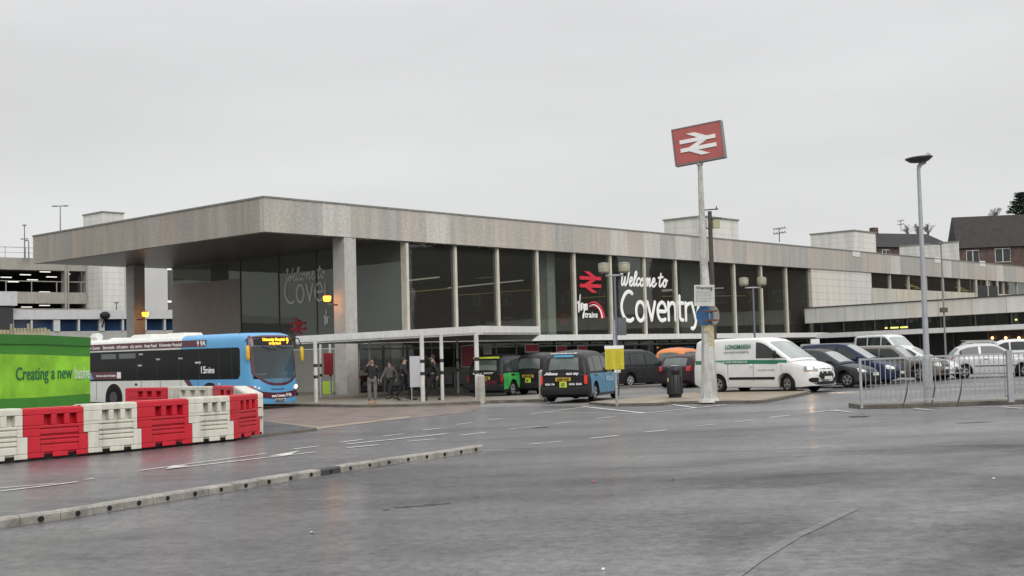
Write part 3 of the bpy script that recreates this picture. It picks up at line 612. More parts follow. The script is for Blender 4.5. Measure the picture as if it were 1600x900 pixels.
def arc(cx, cz, rx, rz, a0, a1, n=10):
    return [(cx+rx*math.cos(math.radians(a0+(a1-a0)*i/n)), cz+rz*math.sin(math.radians(a0+(a1-a0)*i/n))) for i in range(n+1)]
# "Coventry" in a round light sans: x height 1, cap 1.5; total advance normalised below
COV = []
def gl(dx, pts, sm=True): COV.append(([(x+dx, z) for x, z in pts], sm))
gl(0, [(1.0, 1.45), (.75, 1.55), (.42, 1.45), (.12, 1.1), (0, .72), (.1, .32), (.38, .03), (.75, -.05), (1.02, .05)])
gl(1.32, arc(.42, .48, .40, .52, 90, 450, 14))
gl(2.42, [(0, 1), (.36, 0)], False); gl(2.42, [(.36, 0), (.72, 1)], False)
gl(3.38, [(.04, .50), (.78, .50), (.76, .78), (.58, .97), (.34, .98), (.1, .8), (0, .48), (.1, .15), (.36, -.02), (.74, .04)])
gl(4.45, [(0, 1), (0, 0)], False); gl(4.45, [(0, .7), (.2, .92), (.45, .98), (.63, .85), (.68, .6), (.68, 0)])
gl(5.45, [(.14, 1.38), (.14, .3), (.2, .06), (.45, 0)]); gl(5.45, [(0, .98), (.5, .98)], False)
gl(6.2, [(0, 1), (0, 0)], False); gl(6.2, [(0, .62), (.14, .88), (.44, .98)])
gl(6.85, [(0, 1), (.36, .02)], False); gl(6.85, [(.74, 1), (.4, .02), (.25, -.34), (.05, -.48), (-.1, -.46)])
CW = 7.6
# "Welcome to" in a brush script
WEL = []
def gw(dx, pts): WEL.append(([(x+dx+z*.18, z) for x, z in pts], True))
gw(0, [(-.1, 1.25), (.05, 1.5), (.12, 1.2), (.1, .4), (.22, .02), (.4, .3), (.5, .95), (.5, .3), (.65, .02), (.85, .5), (.92, 1.5)])
gw(1.12, [(.0, .3), (.3, .55), (.3, .85), (.12, .85), (.02, .4), (.12, .05), (.35, .05), (.55, .35)])
gw(1.66, [(.0, .35), (.3, 1.2), (.2, 1.55), (.07, 1.3), (.05, .3), (.15, .02), (.38, .3)])
gw(2.06, [(.38, .75), (.25, .88), (.05, .6), (.05, .2), (.2, .02), (.45, .25)])
gw(2.58, [(.2, .85), (.03, .6), (.05, .15), (.22, .02), (.42, .3), (.38, .75), (.2, .85), (.25, .6), (.6, .65)])
gw(3.22, [(-.05, .6), (.06, .85), (.04, .02), (.12, .6), (.27, .87), (.34, .6), (.3, .02), (.4, .6), (.56, .87), (.62, .6), (.58, .15), (.7, .02), (.9, .3)])
gw(4.16, [(-.05, .3), (.3, .55), (.3, .85), (.12, .85), (.02, .4), (.12, .05), (.38, .05), (.6, .35)])
gw(5.12, [(.15, 1.45), (.08, .4), (.15, .05), (.35, .1), (.5, .4)]); gw(5.12, [(-.15, .98), (.45, 1.1)])
gw(5.72, [(.2, .85), (.03, .6), (.05, .15), (.22, .02), (.42, .3), (.38, .75), (.2, .85), (.3, .62), (.55, .72)])
WW = 6.4
def double_arrow(name, ox, oz, w, m, parent, side=False, y=.30, th=.05):
    """two rails with the two opposed arrows, clipped to the band between them"""
    k = w/62; mb = MB()
    def poly(P, e):
        Q = [(px*k, (39-pz)*k) for px, pz in P]
        if side:
            n = len(Q); vs = [(y-e, ox-a, oz+b) for a, b in Q]+[(y+th*.5, ox-a, oz+b) for a, b in Q]
        else:
            n = len(Q); vs = [(ox+a, y-e, oz+b) for a, b in Q]+[(ox+a, y+th*.5, oz+b) for a, b in Q]
        mb.add(vs, [tuple(range(n)), tuple(range(n, 2*n))[::-1]]+[((i+1)%n, i, n+i, n+(i+1)%n) for i in range(n)])
    poly([(0, 9.2), (62, 9.2), (62, 15.6), (0, 15.6)], th); poly([(0, 23.4), (62, 23.4), (62, 29.8), (0, 29.8)], th)
    # diagonal limbs 6 wide: upper (1,-8.9)-(46,12.4), middle (46,12.4)-(16,26.6), lower (16,26.6)-(61,47.9); clipped at 0 and 39
    def limb(x0, z0, x1, z1, e):
        dx, dz = x1-x0, z1-z0; l = math.hypot(dx, dz); nx, nz_ = -dz/l*3.3, dx/l*3.3
        P = [(x0+nx, z0+nz_), (x1+nx, z1+nz_), (x1-nx, z1-nz_), (x0-nx, z0-nz_)]
        for lim, sg in ((0, 1), (39, -1)):
            out = []
            for i in range(len(P)):
                a, b = P[i], P[(i+1)%len(P)]; ia, ib = sg*(a[1]-lim) >= 0, sg*(b[1]-lim) >= 0
                if ia: out.append(a)
                if ia != ib: t = (lim-a[1])/(b[1]-a[1]); out.append((a[0]+(b[0]-a[0])*t, lim))
            P = out
        poly(P, e)
    limb(1, -8.9, 47.5, 13.1, th*.85); limb(47.5, 11.7, 14.5, 27.3, th*.7); limb(14.5, 25.9, 61, 47.9, th*.85)
    return mb.build(name, m, parent)
M_rail = mat('rail_red', (.56, .02, .04), .5)
# front lettering
(u0, zb), (u1, _) = onv(970, 500, .3), onv(1094, 500, .3)
strokes('lettering', COV, (u0+.12, onv(1020, 500, .3)[1]), (u1-u0-.2)/CW, 1.22, .135, M_letter, station)
(u0, _), (u1, _) = onv(968, 446, .3), onv(1043, 446, .3)
strokes('lettering', WEL, (u0+.1, onv(1000, 447, .3)[1]), (u1-u0-.1)/WW, .62, .080, M_letter, station)
(u0, z1_), (u1, z0_) = onv(905, 424, .3), onv(939, 459, .3)
double_arrow('rail_symbol', u0, z0_+.05, (u1-u0), M_rail, station)
(u0, _), (u1, _) = onv(913, 497, .3), onv(934, 497, .3)
text('lettering', 'trains', .55, M_letter, station, (u0+.05, .30, onv(920, 496, .3)[1]), width=(u1-u0)*.95, bold=.01, shear=.1)
VG = [([(0, .9), (.15, 1.0), (.2, .1), (.55, 1.6)], True), ([(.62, .8), (.6, .3)], True), ([(.78, .3), (.8, .85), (1.0, .85)], True), ([(1.25, .8), (1.05, .7), (1.08, .45), (1.28, .5), (1.3, .8), (1.15, -.2), (.95, -.35), (1.0, -.05), (1.4, .35)], True), ([(1.5, .8), (1.48, .35)], True), ([(1.62, .35), (1.66, .8), (1.85, .75), (1.85, .35)], True)]
(u0, z_) = onv(903, 490, .3)
strokes('lettering', VG, (u0, z_-.0), .52, .75, .045, M_letter, station)
mbs = []
for (rr_, w_, m_) in ((1.02, .13, M_rail), (.86, .07, M_letter), (.76, .05, M_rail)):
    (uc, zc) = onv(928, 497, .3)
    P = [(uc+rr_*1.0*math.cos(math.radians(a)), .30, zc+rr_*math.sin(math.radians(a))) for a in range(0, 125, 8)]
    MB().tube(P, [w_*(1-.8*i/len(P)) for i in range(len(P))], 8, flat=(Vector((0, 1, 0)), .2)).build('shield_arc', m_, station, smooth=True)
# side glazing lettering, thin grey film
M_film = mat('film_grey', (.72, .72, .68), .6, var=.1); M_filmr = mat('film_red', (.45, .02, .04), .6)
(v0, z0_), (vv1, _) = onu(446, 473, GU), onu(540, 470, GU)
strokes('side_lettering', COV[:6], (v0, z0_), (v0-onu(515, 470, GU)[0])/4.9, 1.0, .075, M_film, station, side=True, y0=GU-.02)
(v0, z0_), (vv1, _) = onu(447, 436, GU), onu(509, 433, GU)
strokes('side_lettering', WEL, (v0, z0_-.15), (v0-vv1)/WW, .5, .05, M_film, station, side=True, y0=GU-.02)
(v0, z1_), (vv1, z0_) = onu(454, 500, GU), onu(478, 521, GU)
double_arrow('rail_symbol', v0, z0_, v0-vv1, M_filmr, station, side=True, y=GU-.02)
(v0, z0_) = onu(507, 510, GU); strokes('side_lettering', VG[:3], (v0, z0_), .4, .6, .04, M_film, station, side=True, y0=GU-.02)

# --- single storey wing on the right, projecting towards the viewer
wing = thing('station_wing', 'low flat-roofed wing with white parapet panels and dark strip windows right of the tall glazing', 'building', tuple(LW(53.4, 0)), math.radians(90)-AF)
WL = -34
def wz(z): return lambda v: z
def wbox(y0, y1, x0, x1, z0, z1, tilt=.0105):  # local: x into the building, y = v ; the wing follows the rising ground
    a = -y0*tilt; b = -y1*tilt
    return MB().add([(x0,y0,z0+a),(x1,y0,z0+a),(x1,y1,z0+b),(x0,y1,z0+b),(x0,y0,z1+a),(x1,y0,z1+a),(x1,y1,z1+b),(x0,y1,z1+b)], [(0,3,2,1),(4,5,6,7),(0,1,5,4),(1,2,6,5),(2,3,7,6),(3,0,4,7)])
wbox(WL, -.3, -1.2, 14, 3.66, 4.82).build('parapet', M_whitep, wing)
wbox(WL, -.3, -1.26, 14.05, 4.823, 4.90).build('parapet_capping', mat('cap_dark', (.04, .04, .04), .6), wing)
wbox(WL, -.3, 1.2, 13, 2.85, 3.657).build('strip_wall', mat('wing_core', (.04, .042, .045), .6), wing)
v = -.5; k = 0
while v > WL+2:
    wbox(v-.12, v, -.35, -.15, 2.85, 3.655).build('strip_mullion', mat('mullion_grey', (.12, .12, .12), .5), wing)
    wbox(v-2.5, v-.123, -.28, -.26, 2.85, 3.655).build('strip_pane', glass_mat('strip_glass', dark=.5, tint=(.5, .52, .5), body=(.05, .055, .05)), wing)
    if k < 3: wbox(v-2.3, v-.3, -.1, -.05, 2.95, 3.55).build('blind', mat('blind_beige', (.30, .29, .25), .7), wing)
    v -= 2.62; k += 1
wbox(WL, 1.9, -2.4, 1.2, 2.42, 2.78).build('canopy_band', M_white, wing)
wbox(WL, -.3, 1.0, 13, -1, 2.417).build('ground_floor', mat('wing_dark', (.035, .033, .031), .5), wing)
for k in range(13):
    v = -1-k*2.6; wbox(v-.08, v, .85, .95, -.3, 2.41).build('post', mat('mullion_grey2', (.16, .16, .15), .5), wing)
M_warm = mat('warm_lit', (1, .45, .18), .4, emit=5)
for px_, py_ in [(1550.5, 528), (1571.5, 528), (1592, 528)]:
    v_, z_ = onu(px_, py_, 53.4+.75); MB().ball((.75, v_, z_), .10).build('wall_lamp', M_warm, wing)
for px_, py_, w_ in [(1385, 512.5, .16), (1398, 512, .55), (1413, 511.3, .5), (1588, 499.5, .13)]:
    v_, z_ = onu(px_, py_, 53.4-.32); wbox(v_-w_*.6, v_+w_*.6, -.37, -.35, z_-.06+v_*.0105, z_+.06+v_*.0105).build('strip_light', mat('lit_lime', (.8, .75, .2), .5, emit=1.2), wing)

# ================================================================== ENTRANCE CANOPY
cA, cL, cR = at(751, 509, 52.3), at(462, 527.5, 57.5), at(843, 510, 57.5)
def plan(P): return [(p[0], p[1]) for p in P]
CP = [(cL.x, cL.y), (cA.x, cA.y), (cR.x, cR.y), (1.15, 74.0), (-7.6, 63.4)]
def cz(x, y): return G(x, y)-G(cA.x, cA.y)+cA.z
canopy = thing('entrance_canopy', 'thin white flat canopy reaching out over the station entrance in front of the tall glazing', 'canopy', (0, 0, 0))
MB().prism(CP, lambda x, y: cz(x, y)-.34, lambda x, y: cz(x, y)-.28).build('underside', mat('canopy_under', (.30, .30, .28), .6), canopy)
mb = MB()
for a, b in ((CP[0], CP[1]), (CP[1], CP[2]), (CP[2], CP[3]), (CP[4], CP[0])):
    A_, B_ = Vector((*a, 0)), Vector((*b, 0)); d = (B_-A_).normalized(); n = Vector((-d.y, d.x, 0))*.12
    A2 = A_+d*.003
    mb.prism([(A2.x, A2.y), (B_.x, B_.y), ((B_+n).x, (B_+n).y), ((A2+n).x, (A2+n).y)], lambda x, y: cz(x, y)-.36, lambda x, y: cz(x, y))
mb.build('fascia_board', M_white, canopy)
CI = [(a+(-2.5-a)*.03, b+(66-b)*.03) for a, b in CP]
MB().prism(CI, lambda x, y: cz(x, y)-.277, lambda x, y: cz(x, y)-.03).build('deck', mat('felt_roof', (.2, .2, .19), .8), canopy)
M_pw = mat('post_white', (.58, .58, .55), .5, dirt=.25)
def canopy_post(px, py, r, top=None, lab='', bands=True, zt=2.5):
    c = gp(px, py, .1); z0 = G(c.x, c.y)+.09; z1 = cz(c.x, c.y)-.345 if top is None else top
    t = thing('canopy_post', lab, 'post', (c.x, c.y, z0), 0, 'white posts under the entrance canopy')
    MB().cyl((0, 0), r, 0, z1-z0, 14).build('shaft', M_pw, t, smooth=True)
    if bands:
        for zb in (1.02, 1.50): MB().cyl((0, 0), r+.006, zb, zb+.13, 14).build('black_band', M_ink, t, smooth=True)
    return t
canopy_post(494, 628.5, .085, lab='white post with two black bands just right of the bus front')
canopy_post(661, 627, .085, lab='white banded post right beside the white board, thickest of the pair')
canopy_post(691.5, 625, .07, lab='white banded post between the walking man in black and the red poster')
canopy_post(746.5, 626.5, .085, lab='white banded post directly in front of the green taxi')
canopy_post(579, 621, .05, lab='thin white post rising above the standing man in pale trousers', bands=False)
canopy_post(502, 621, .06, lab='white banded post behind the first one by the bus, in front of the pillar')
canopy_post(517, 620, .06, lab='white banded post just left of the broad concrete pillar foot')
canopy_post(716, 614, .05, lab='thin banded post beside the red poster panel')

# bollards
def bollard(px, py, hh, lab):
    c = gp(px, py, .1); mb = MB(); mb.cyl((0, 0), .14, -.1, hh-.08, 14, .135); mb.tube([(0, 0, hh-.08), (0, 0, hh-.03), (0, 0, hh)], [.135, .12, .07], 14)
    o = mb.build('bollard', mat('bollard_concrete', (.38, .36, .31), .8, var=.2, fine=.15), smooth=True); o.location = (c.x, c.y, G(c.x, c.y)+.09)
    tag(o, lab, 'bollard', 'concrete bollards by the taxi rank')
bollard(752.5, 627, .98, 'pale concrete bollard in front of the green taxi next to the banded post')
bollard(848.5, 624, 1.08, 'pale concrete bollard at the left rear corner of the blue-sided taxi')

# roof plant rooms standing on the station roof
def rooftop(px0, px1, pxc, ytop, label, vnear, h0, m=None, name='plant_room', side=None):
    a, zt = onv(px0 if pxc is None else pxc, ytop, vnear); b, _ = onv(px1, ytop, vnear)
    t = thing(name, label, 'plant room', tuple(LW(a, vnear, h0)), math.radians(90)-AF)
    dpt = 4 if pxc is None else (onu(px0, ytop+2, a)[0]-vnear)
    MB().box(0, b-a, 0, dpt, 0, zt-h0).build('walls', m or M_whitec, t)
    MB().box(-.08, b-a+.08, -.08, dpt+.08, zt-h0+.003, zt-h0+.14).build('roof_edge', M_cap, t)
rooftop(1037, 1153, 1096, 339, 'white boarded plant room on the station roof behind the railway sign pole', 8, RZ1)
rooftop(1266, 1368, 1334, 361, 'white boarded plant room on the roof right of the tall glazing, left of two', 8, RZ1)
rooftop(1405, 1498, 1497, 378, 'white boarded plant room on the roof in front of the brick houses', 10, RZ1)
rooftop(130, 193, 160, 332, 'white boarded plant room showing above the roof band far on the left', 60, 4)

# ================================================================== FAR LEFT: multi-storey car park, white block, low offices
cpk = thing('multistorey_car_park', 'grey concrete multi-storey car park with strip lights on its open decks, far left', 'car park', (0, 0, 0))
A2 = math.radians(90)-AF
cpo = at(0, 401, 118); base = Vector((cpo.x, cpo.y, 0)); cpk.location = base; cpk.rotation_euler = (0, 0, A2-.12)
iv = Matrix.Rotation(-(A2-.12), 4, 'Z') @ Matrix.Translation(-base)
def cploc(px, py, v=0):
    d = ray(px, py); dl = iv.to_3x3() @ d; cl = iv @ CAM; t = (v-cl.y)/dl.y; return cl+dl*t
M_cpc = mat('carpark_concrete', (.32, .305, .27), .85, var=.12, scale=.8, dirt=.3)
def cpz(py, px=40, v=0): return cploc(px, py, v).z
xr = cploc(134, 430).x; xl = -45
levels = [cpz(403), cpz(421.5), cpz(456), cpz(474), cpz(482), cpz(488)]
MB().box(xl, xr, 0, 1.0, levels[1], levels[0]).build('parapet', M_cpc, cpk)
MB().box(xl, xr, 1.003, 25, levels[1]+.5, levels[1]+.9).build('deck_slab', M_cpc, cpk)
MB().box(xl, xr, 0, 1.0, levels[3], levels[2]).build('parapet', M_cpc, cpk)
MB().box(xl, xr, 1.003, 25, levels[3]+.3, levels[3]+.6).build('deck_slab', M_cpc, cpk)
MB().box(xl, xr, 0, 1.0, -1, levels[4]).build('lower_wall', M_cpc, cpk)
MB().box(xl, xr, 20, 20.3, -1, levels[1]+.6).build('rear_wall', mat('carpark_dark', (.05, .05, .05), .8), cpk)
for px0, px1 in ((101, 104), (105.5, 107.5), (134, 150)):
    a, b = cploc(px0, 430).x, cploc(px1, 430).x; MB().box(a, b, -.06, .9, -1, levels[0]-.2).build('pier', M_cpc, cpk)
mb = MB(); mb.box(xl, xr, .3, .36, levels[2]+1.0, levels[2]+1.08)
for k in range(24): mb.box(xl+k*2.4, xl+k*2.4+.08, .3, .36, levels[2], levels[2]+1.0)
mb.build('deck_rail', M_cpc, cpk)
M_tl = mat('deck_light', (1, .98, .9), .5, emit=1.1)
for px, py in [(11, 433), (41, 429), (72, 424.5), (82, 432.5), (52, 437), (22, 440), (113, 428), (125, 449), (71, 456), (43, 479.5), (71, 477)]:
    c = cploc(px, py, 4 if py > 430 else 3); MB().box(c.x-.55, c.x+.45, c.y, c.y+.2, c.z-.05, c.z+.03).build('strip_light', M_tl, cpk)
MB().box(xr-.35, xr-.05, 1.01, 20.3, -1, levels[1]+.49).build('end_wall', MATS['carpark_dark'], cpk)
# top deck fence and masts
mb = MB(); z = levels[0]
for k in range(26): mb.box(xl+k*1.9, xl+k*1.9+.05, .4, .45, z, z+1.05)
mb.box(xl, xr, .4, .44, z+.98, z+1.04); mb.box(xl, xr, .4, .44, z+.5, z+.54)
mb.build('top_rail', M_steel, cpk)
def mast(px, py0, py1, Y, lab, arms, r=.07, name='mast', cat='mast'):
    b = at(px, py0, Y); t = at(px, py1, Y); mb = MB(); mb.tube([(0, 0, 0), (0, 0, t.z-b.z)], [r, r*.6], 8)
    for (dx, dz, lx) in arms: mb.tube([(0, 0, t.z-b.z+dz), (dx, 0, t.z-b.z+dz+.02)], .05, 6); mb.box(dx-lx, dx+lx, -.1, .1, t.z-b.z+dz-.05, t.z-b.z+dz+.06)
    o = mb.build(name, mat('mast_grey', (.14, .145, .15), .5)); o.location = (b.x, b.y, b.z); tag(o, lab, cat)
mast(38.5, 404, 352, 119, 'thin aerial mast with a round head on the car park roof, far left', [(0, 0, .15), (.3, -1.3, .02), (-.3, -1.3, .02)])
mast(45, 404, 376, 119.4, 'shorter thin mast beside the round-headed one on the car park roof', [(-.3, 0, .02)])
mast(94.5, 380, 322, 125, 'twin-armed lamp post standing on the car park roof behind the concrete band', [(.55, 0, .22), (-.55, 0, .22)], name='roof_lamp', cat='lamp post')
mast(182, 485, 473, 118, 'tiny floodlight post on the low white offices behind the left pillar', [(0, 0, .2)], name='roof_lamp', cat='lamp post')
# white tower block and low office range
wb = thing('white_block', 'tall windowless white tower block behind the left pillar under the roof overhang', 'building', tuple(base), A2-.12)
wb.rotation_euler = (0, 0, A2-.12)
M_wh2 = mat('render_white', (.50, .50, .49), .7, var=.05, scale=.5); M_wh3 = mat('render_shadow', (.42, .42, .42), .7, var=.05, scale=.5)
x0 = cploc(150, 430).x; x1 = cploc(166, 430).x; x2 = cploc(259, 440).x
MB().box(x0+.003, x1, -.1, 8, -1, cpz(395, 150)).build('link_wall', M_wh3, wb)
MB().box(x1+.003, x2, -.4, 12, -1, cpz(392, 166)).build('tower_wall', M_wh2, wb)
xa, xb = cploc(259, 440).x, cploc(272, 440).x
MB().box(xa+.003, xb+8, 1, 12, -1, cpz(396, 200)).build('stair_tower', mat('stair_dark', (.09, .09, .085), .6), wb)
for py in (420.5, 471): c = cploc(263, py, .98); MB().box(c.x-.3, c.x+.3, .9, .99, c.z-.08, c.z+.06).build('stair_light', M_tl, wb)
MB().box(xa+.1, xa+.35, .7, .95, cpz(468, 262), cpz(428, 262)).build('down_pipe', M_wh2, wb)
off = thing('office_range', 'low white office range with a row of blue windows behind the green hoarding', 'building', tuple(at(0, 485, 96).xy.to_3d()), A2-.25)
ob = Vector(off.location); oiv = Matrix.Rotation(-(A2-.25), 4, 'Z') @ Matrix.Translation(-ob)
def oloc(px, py, v=0):
    d = ray(px, py); dl = oiv.to_3x3() @ d; cl = oiv @ CAM; t = (v-cl.y)/dl.y; return cl+dl*t
M_wh4 = mat('office_white', (.50, .51, .51), .6, var=.06, dirt=.12)
xe = oloc(275, 500).x; zt = oloc(60, 484.5).z; zm = oloc(60, 499).z; zb_ = oloc(60, 518).z
MB().box(-30, xe, 0, 9, zm, zt).build('parapet', M_wh4, off)
MB().box(-30, xe, .2, 9, -1, zb_).build('lower_wall', mat('office_grey', (.36, .36, .34), .7, var=.1), off)
MB().box(-30, xe, .5, 8, zb_+.003, zm-.003).build('window_band', mat('office_blue', (.015, .035, .085), .15, spec=.8, var=.4, scale=.5), off)
for px, w_ in ((18, .2), (50, .07), (89.5, .24), (124, .07), (160, .2), (193, .07), (226, .2), (258.5, .07)):
    a = oloc(px, 505).x; MB().box(a-w_, a+w_, .1, .6, zb_, zm-.001).build('pier', M_wh4, off)
a, b = oloc(-5, 500).x, oloc(19, 500).x; c = oloc(10, 478); MB().box(a, b, -.35, -.05, -1, c.z).build('stair_box', mat('dark_navy', (.03, .03, .035), .4), off)
MB().box(a-.3, b+.25, -.6, 2, c.z+.003, oloc(10, 456).z).build('stair_head', M_wh4, off)
for px in (163, 227):
    c = oloc(px, 493, -.3)
    if px == 163: MB().ball((c.x, -.5, c.z), (.42, .3, .32)).tube([(c.x, -.45, c.z-.2), (c.x-.1, 0, c.z-.9)], .06, 6).build('security_camera', M_trim, off, smooth=True)

# ================================================================== HOUSES, TREES
def house(name, label, P, rz, L, D, eh, rh, roof_m, wall_m, wins=(), chim=(), hip=0, cat='house'):
    t = thing(name, label, cat, P, rz)
    MB().box(0, L, 0, D, -8, eh).build('wall', wall_m, t)
    mb = MB(); mb.add([(-.3,-.4,eh-.1),(L+.3,-.4,eh-.1),(L+.3,D+.4,eh-.1),(-.3,D+.4,eh-.1),(-.3+hip,D/2,eh+rh),(L+.3-hip,D/2,eh+rh)], [(0,1,5,4),(2,3,4,5),(1,2,5),(3,0,4),(0,3,2,1)])
    rf = mb.build('roof', roof_m, t)
    for x, w in chim:
        MB().box(x, x+w, D/2-.35, D/2+.35, eh+rh-1.0, eh+rh+.75).build('chimney', M_brickh, rf)
    for (x, z, w, h) in wins:
        f = MB().box(x-w/2, x+w/2, -.06, .02, z, z+h).build('window', M_white, t)
        mb = MB(); n = 2
        for k in range(n): mb.box(x-w/2+.08+k*w/n, x-w/2+w/n-.04+k*w/n, -.085, -.063, z+.08, z+h-.08)
        mb.build('pane', M_cglass, f)
    return t
M_brickh = brick_mat('house_brick', (.11, .066, .054), (.085, .052, .044), (.08, .07, .063), sx=3)
M_roofd = mat('slate_roof', (.018, .016, .016), .8, var=.3, scale=1.5, fine=.25, bump=.4, bscale=6); M_roofb = mat('tile_roof', (.024, .019, .018), .8, var=.35, scale=1.2, fine=.25, bump=.4, bscale=6)
Yh = 165
p0, p1 = at(1499, 387, Yh), at(1640, 372, Yh-2)
ang = math.atan2(p1.y-p0.y, p1.x-p0.x); Lh = (p1-p0).length+8; sc_ = Yh/FPX
h1 = house('brick_house', 'brick house with steep dark tiled roof and white windows at the right edge', (p0.x, p0.y, 0), ang, Lh, 9, p0.z, 46*sc_+.6, M_roofb, M_brickh,
      wins=[(1.6, p0.z-2.1, 1.6, 1.7), (5.3, p0.z-2.1, 1.9, 1.8), (9.6, p0.z-2.1, 1.7, 1.8), (13.2, p0.z-2.1, 1.7, 1.8)], hip=.2)
p0, p1 = at(1372, 385, Yh+3), at(1489, 377, Yh+8)
ang = math.atan2(p1.y-p0.y, p1.x-p0.x)
h2 = house('brick_house', 'dark slate roofed house with one chimney behind the white roof plant rooms', (p0.x, p0.y, 0), ang, (p1-p0).length, 9, p0.z, 27*sc_, M_roofd, M_brickh, chim=[(2.6, .95)], wins=[(1.2, p0.z-1.6, 1.2, 1.2)], hip=.8)
# aerial
def aerial(px, py, Y, lab, h, s=1):
    c = at(px, py, Y); mb = MB(); mb.tube([(0, 0, 0), (0, 0, h)], .035, 6)
    for zz in (h*.95, h*.62):
        mb.tube([(-.5*s, 0, zz), (.55*s, 0, zz+.12)], .03, 5)
        for k in range(5): mb.tube([(-.45*s+.24*s*k, -.3, zz+.03*k-.14), (-.45*s+.24*s*k, .3, zz+.03*k+.14)], .025, 4)
    o = mb.build('tv_aerial', M_trim); o.location = c; tag(o, lab, 'aerial')
aerial(1218, 378, 108, 'television aerial on the station roof between the two white plant rooms', 1.15)
aerial(1408, 362, 170, 'thin television aerial rising from the slate roofed house', 1.5, .8)
# bare trees and a conifer
def twig_tree(name, px, py, Y, h, w, lab, seed, conifer=False, cat='tree', r0=.16, depth=5):
    r = random.Random(seed); c = at(px, py, Y); t = thing(name, lab, cat, tuple(c)); tr = MB(); cr = MB()
    if not conifer:
        tr.tube([(0, 0, 0), (.1, 0, h*.35)], [r0, r0*.7], 7)
        def grow(p, d, l, rad, k):
            if k == 0 or l < .12: return
            q = p+d*l; cr.tube([p, p+d*l*.5+Vector((r.uniform(-.1, .1), r.uniform(-.1, .1), 0))*l, q], [rad, rad*.8, rad*.55], 4, cap=False)
            for _ in range(r.choice((2, 3, 3))):
                nd = (d+Vector((r.uniform(-1, 1)*w*.8, r.uniform(-1, 1)*w*.8, r.uniform(-.2, .5)))).normalized(); grow(q, nd, l*r.uniform(.62, .85), max(rad*.6, .012), k-1)
        for _ in range(14): grow(Vector((.05, 0, h*r.uniform(.02, .5))), Vector((r.uniform(-1.1, 1.1)*w, r.uniform(-.9, .9), r.uniform(.7, 1.3))).normalized(), h*r.uniform(.12, .22), r0*.3, depth)
        tr.build('trunk', M_bark, t); cr.build('crown', M_bark, t, fix=False)
    else:
        tr.tube([(0, 0, 0), (0, 0, h)], [r0, .03], 7); tr.build('trunk', M_bark, t)
        for k in range(26):
            z = h*(.15+.85*k/26); R_ = w*(1-.75*k/26)*r.uniform(.6, 1.1)
            for _ in range(5):
                a = r.uniform(0, 6.28); e = Vector((math.cos(a), math.sin(a), r.uniform(.0, .3)))
                cr.tube([(0, 0, z), tuple(Vector((0, 0, z))+e*R_)], [.05, .02], 4, cap=False)
                for q in range(34):
                    f = r.uniform(.25, 1); p = Vector((0, 0, z))+e*R_*f+Vector((r.uniform(-.3, .3), r.uniform(-.3, .3), r.uniform(-.05, .16)))
                    s_ = r.uniform(.08, .2); aa = r.uniform(0, 6.28); d = Vector((math.cos(aa), math.sin(aa), .2))*s_; d2 = Vector((-d.y, d.x, .1))*.5
                    cr.add([p-d, p+d2, p+d, p-d2], [(0, 1, 2, 3)])
        cr.build('crown', mat('needles', (.035, .055, .035), .8, var=.4), t, fix=False)
    return t
M_bark = mat('bark', (.10, .078, .07), .9, var=.3)
twig_tree('bare_tree', 1556, 350, 190, 2.6, .8, 'small bare winter tree above the tiled roof beside the conifer', 3)
for i, (px, w_) in enumerate([(1418, 1), (1434, 1), (1450, 1)]):
    twig_tree('bare_tree', px, 371, 205, 2.3+i*.2, .8, ['reddish bare winter tree behind the slate roof, next to its chimney', 'bare winter tree directly behind the tall lamp post, above the slate roof', 'bare winter tree above the gable end of the slate roof'][i], 20+i, depth=5)
twig_tree('conifer_tree', 1597, 346, 178, 4.0, 2.2, 'dark conifer with layered branches at the right edge above the tiled roof', 8, conifer=True)

# the street across the forecourt, off to the right: brick houses and trees that the glazing mirrors
rr_ = random.Random(31)
for i, (x, y, L_h, hh, lab) in enumerate([(84, 98, 26, 10.5, 'brick terrace with chimneys across the forecourt from the station'), (92, 128, 22, 12, 'taller brick house with two chimneys across the forecourt'), (104, 160, 26, 12, 'long brick house at the far end across the forecourt')]):
    house('brick_house', lab, (x, y, G(60, y)), math.radians(-90), L_h, 9, hh, 5, M_roofd, M_brickh, wins=[(x_, z_, 1.3, 1.5) for x_ in (2.5, 6.5, 10.5, 14.5, 18.5) for z_ in (1.2, 4.4, 7.4)], chim=[(2, 1.2), (L_h-4, 1.2)])

# ================================================================== SIGNS AND POLES
# railway sign
sp = gp(1110, 627, .08); sgn = thing('railway_sign_pole', 'tall weathered white pole carrying a tilted red railway sign board on the bin island', 'sign', (sp.x, sp.y, G(sp.x, sp.y)+.07))
def rel(px, py, Y=None):
    p = at(px, py, Y or sp.y); return p-Vector(sgn.location)
t1, t2, t3 = rel(1104.5, 480), rel(1099, 400), rel(1093.5, 254)
M_pole = mat('pole_weathered', (.50, .50, .46), .7, var=.2, scale=4, dirt=.55, fine=.15)
b0 = .24
mb = MB(); path = [Vector((-.03, 0, 0)), Vector((t1.x-.0, 0, t1.z)), Vector((t2.x, 0, t2.z)), Vector((t3.x, 0, t3.z))]
path.insert(1, path[0].lerp(path[1], .42)); mb.tube(path, [.27, .215, .165, .115, .07], 4+4, cap=True); mb.build('pole', M_pole, sgn, smooth=True, auto=35)
MB().tube([(-.03, 0, -.02), (-.03, 0, .10)], [.34, .29], 10).build('foot', M_pole, sgn)
bm_ = MB(); ry = math.radians(-4); y0 = 0
p1_, p2_ = rel(1051, 204.5), rel(1130, 189.5); p3_, p4_ = rel(1054, 259), rel(1133, 246)
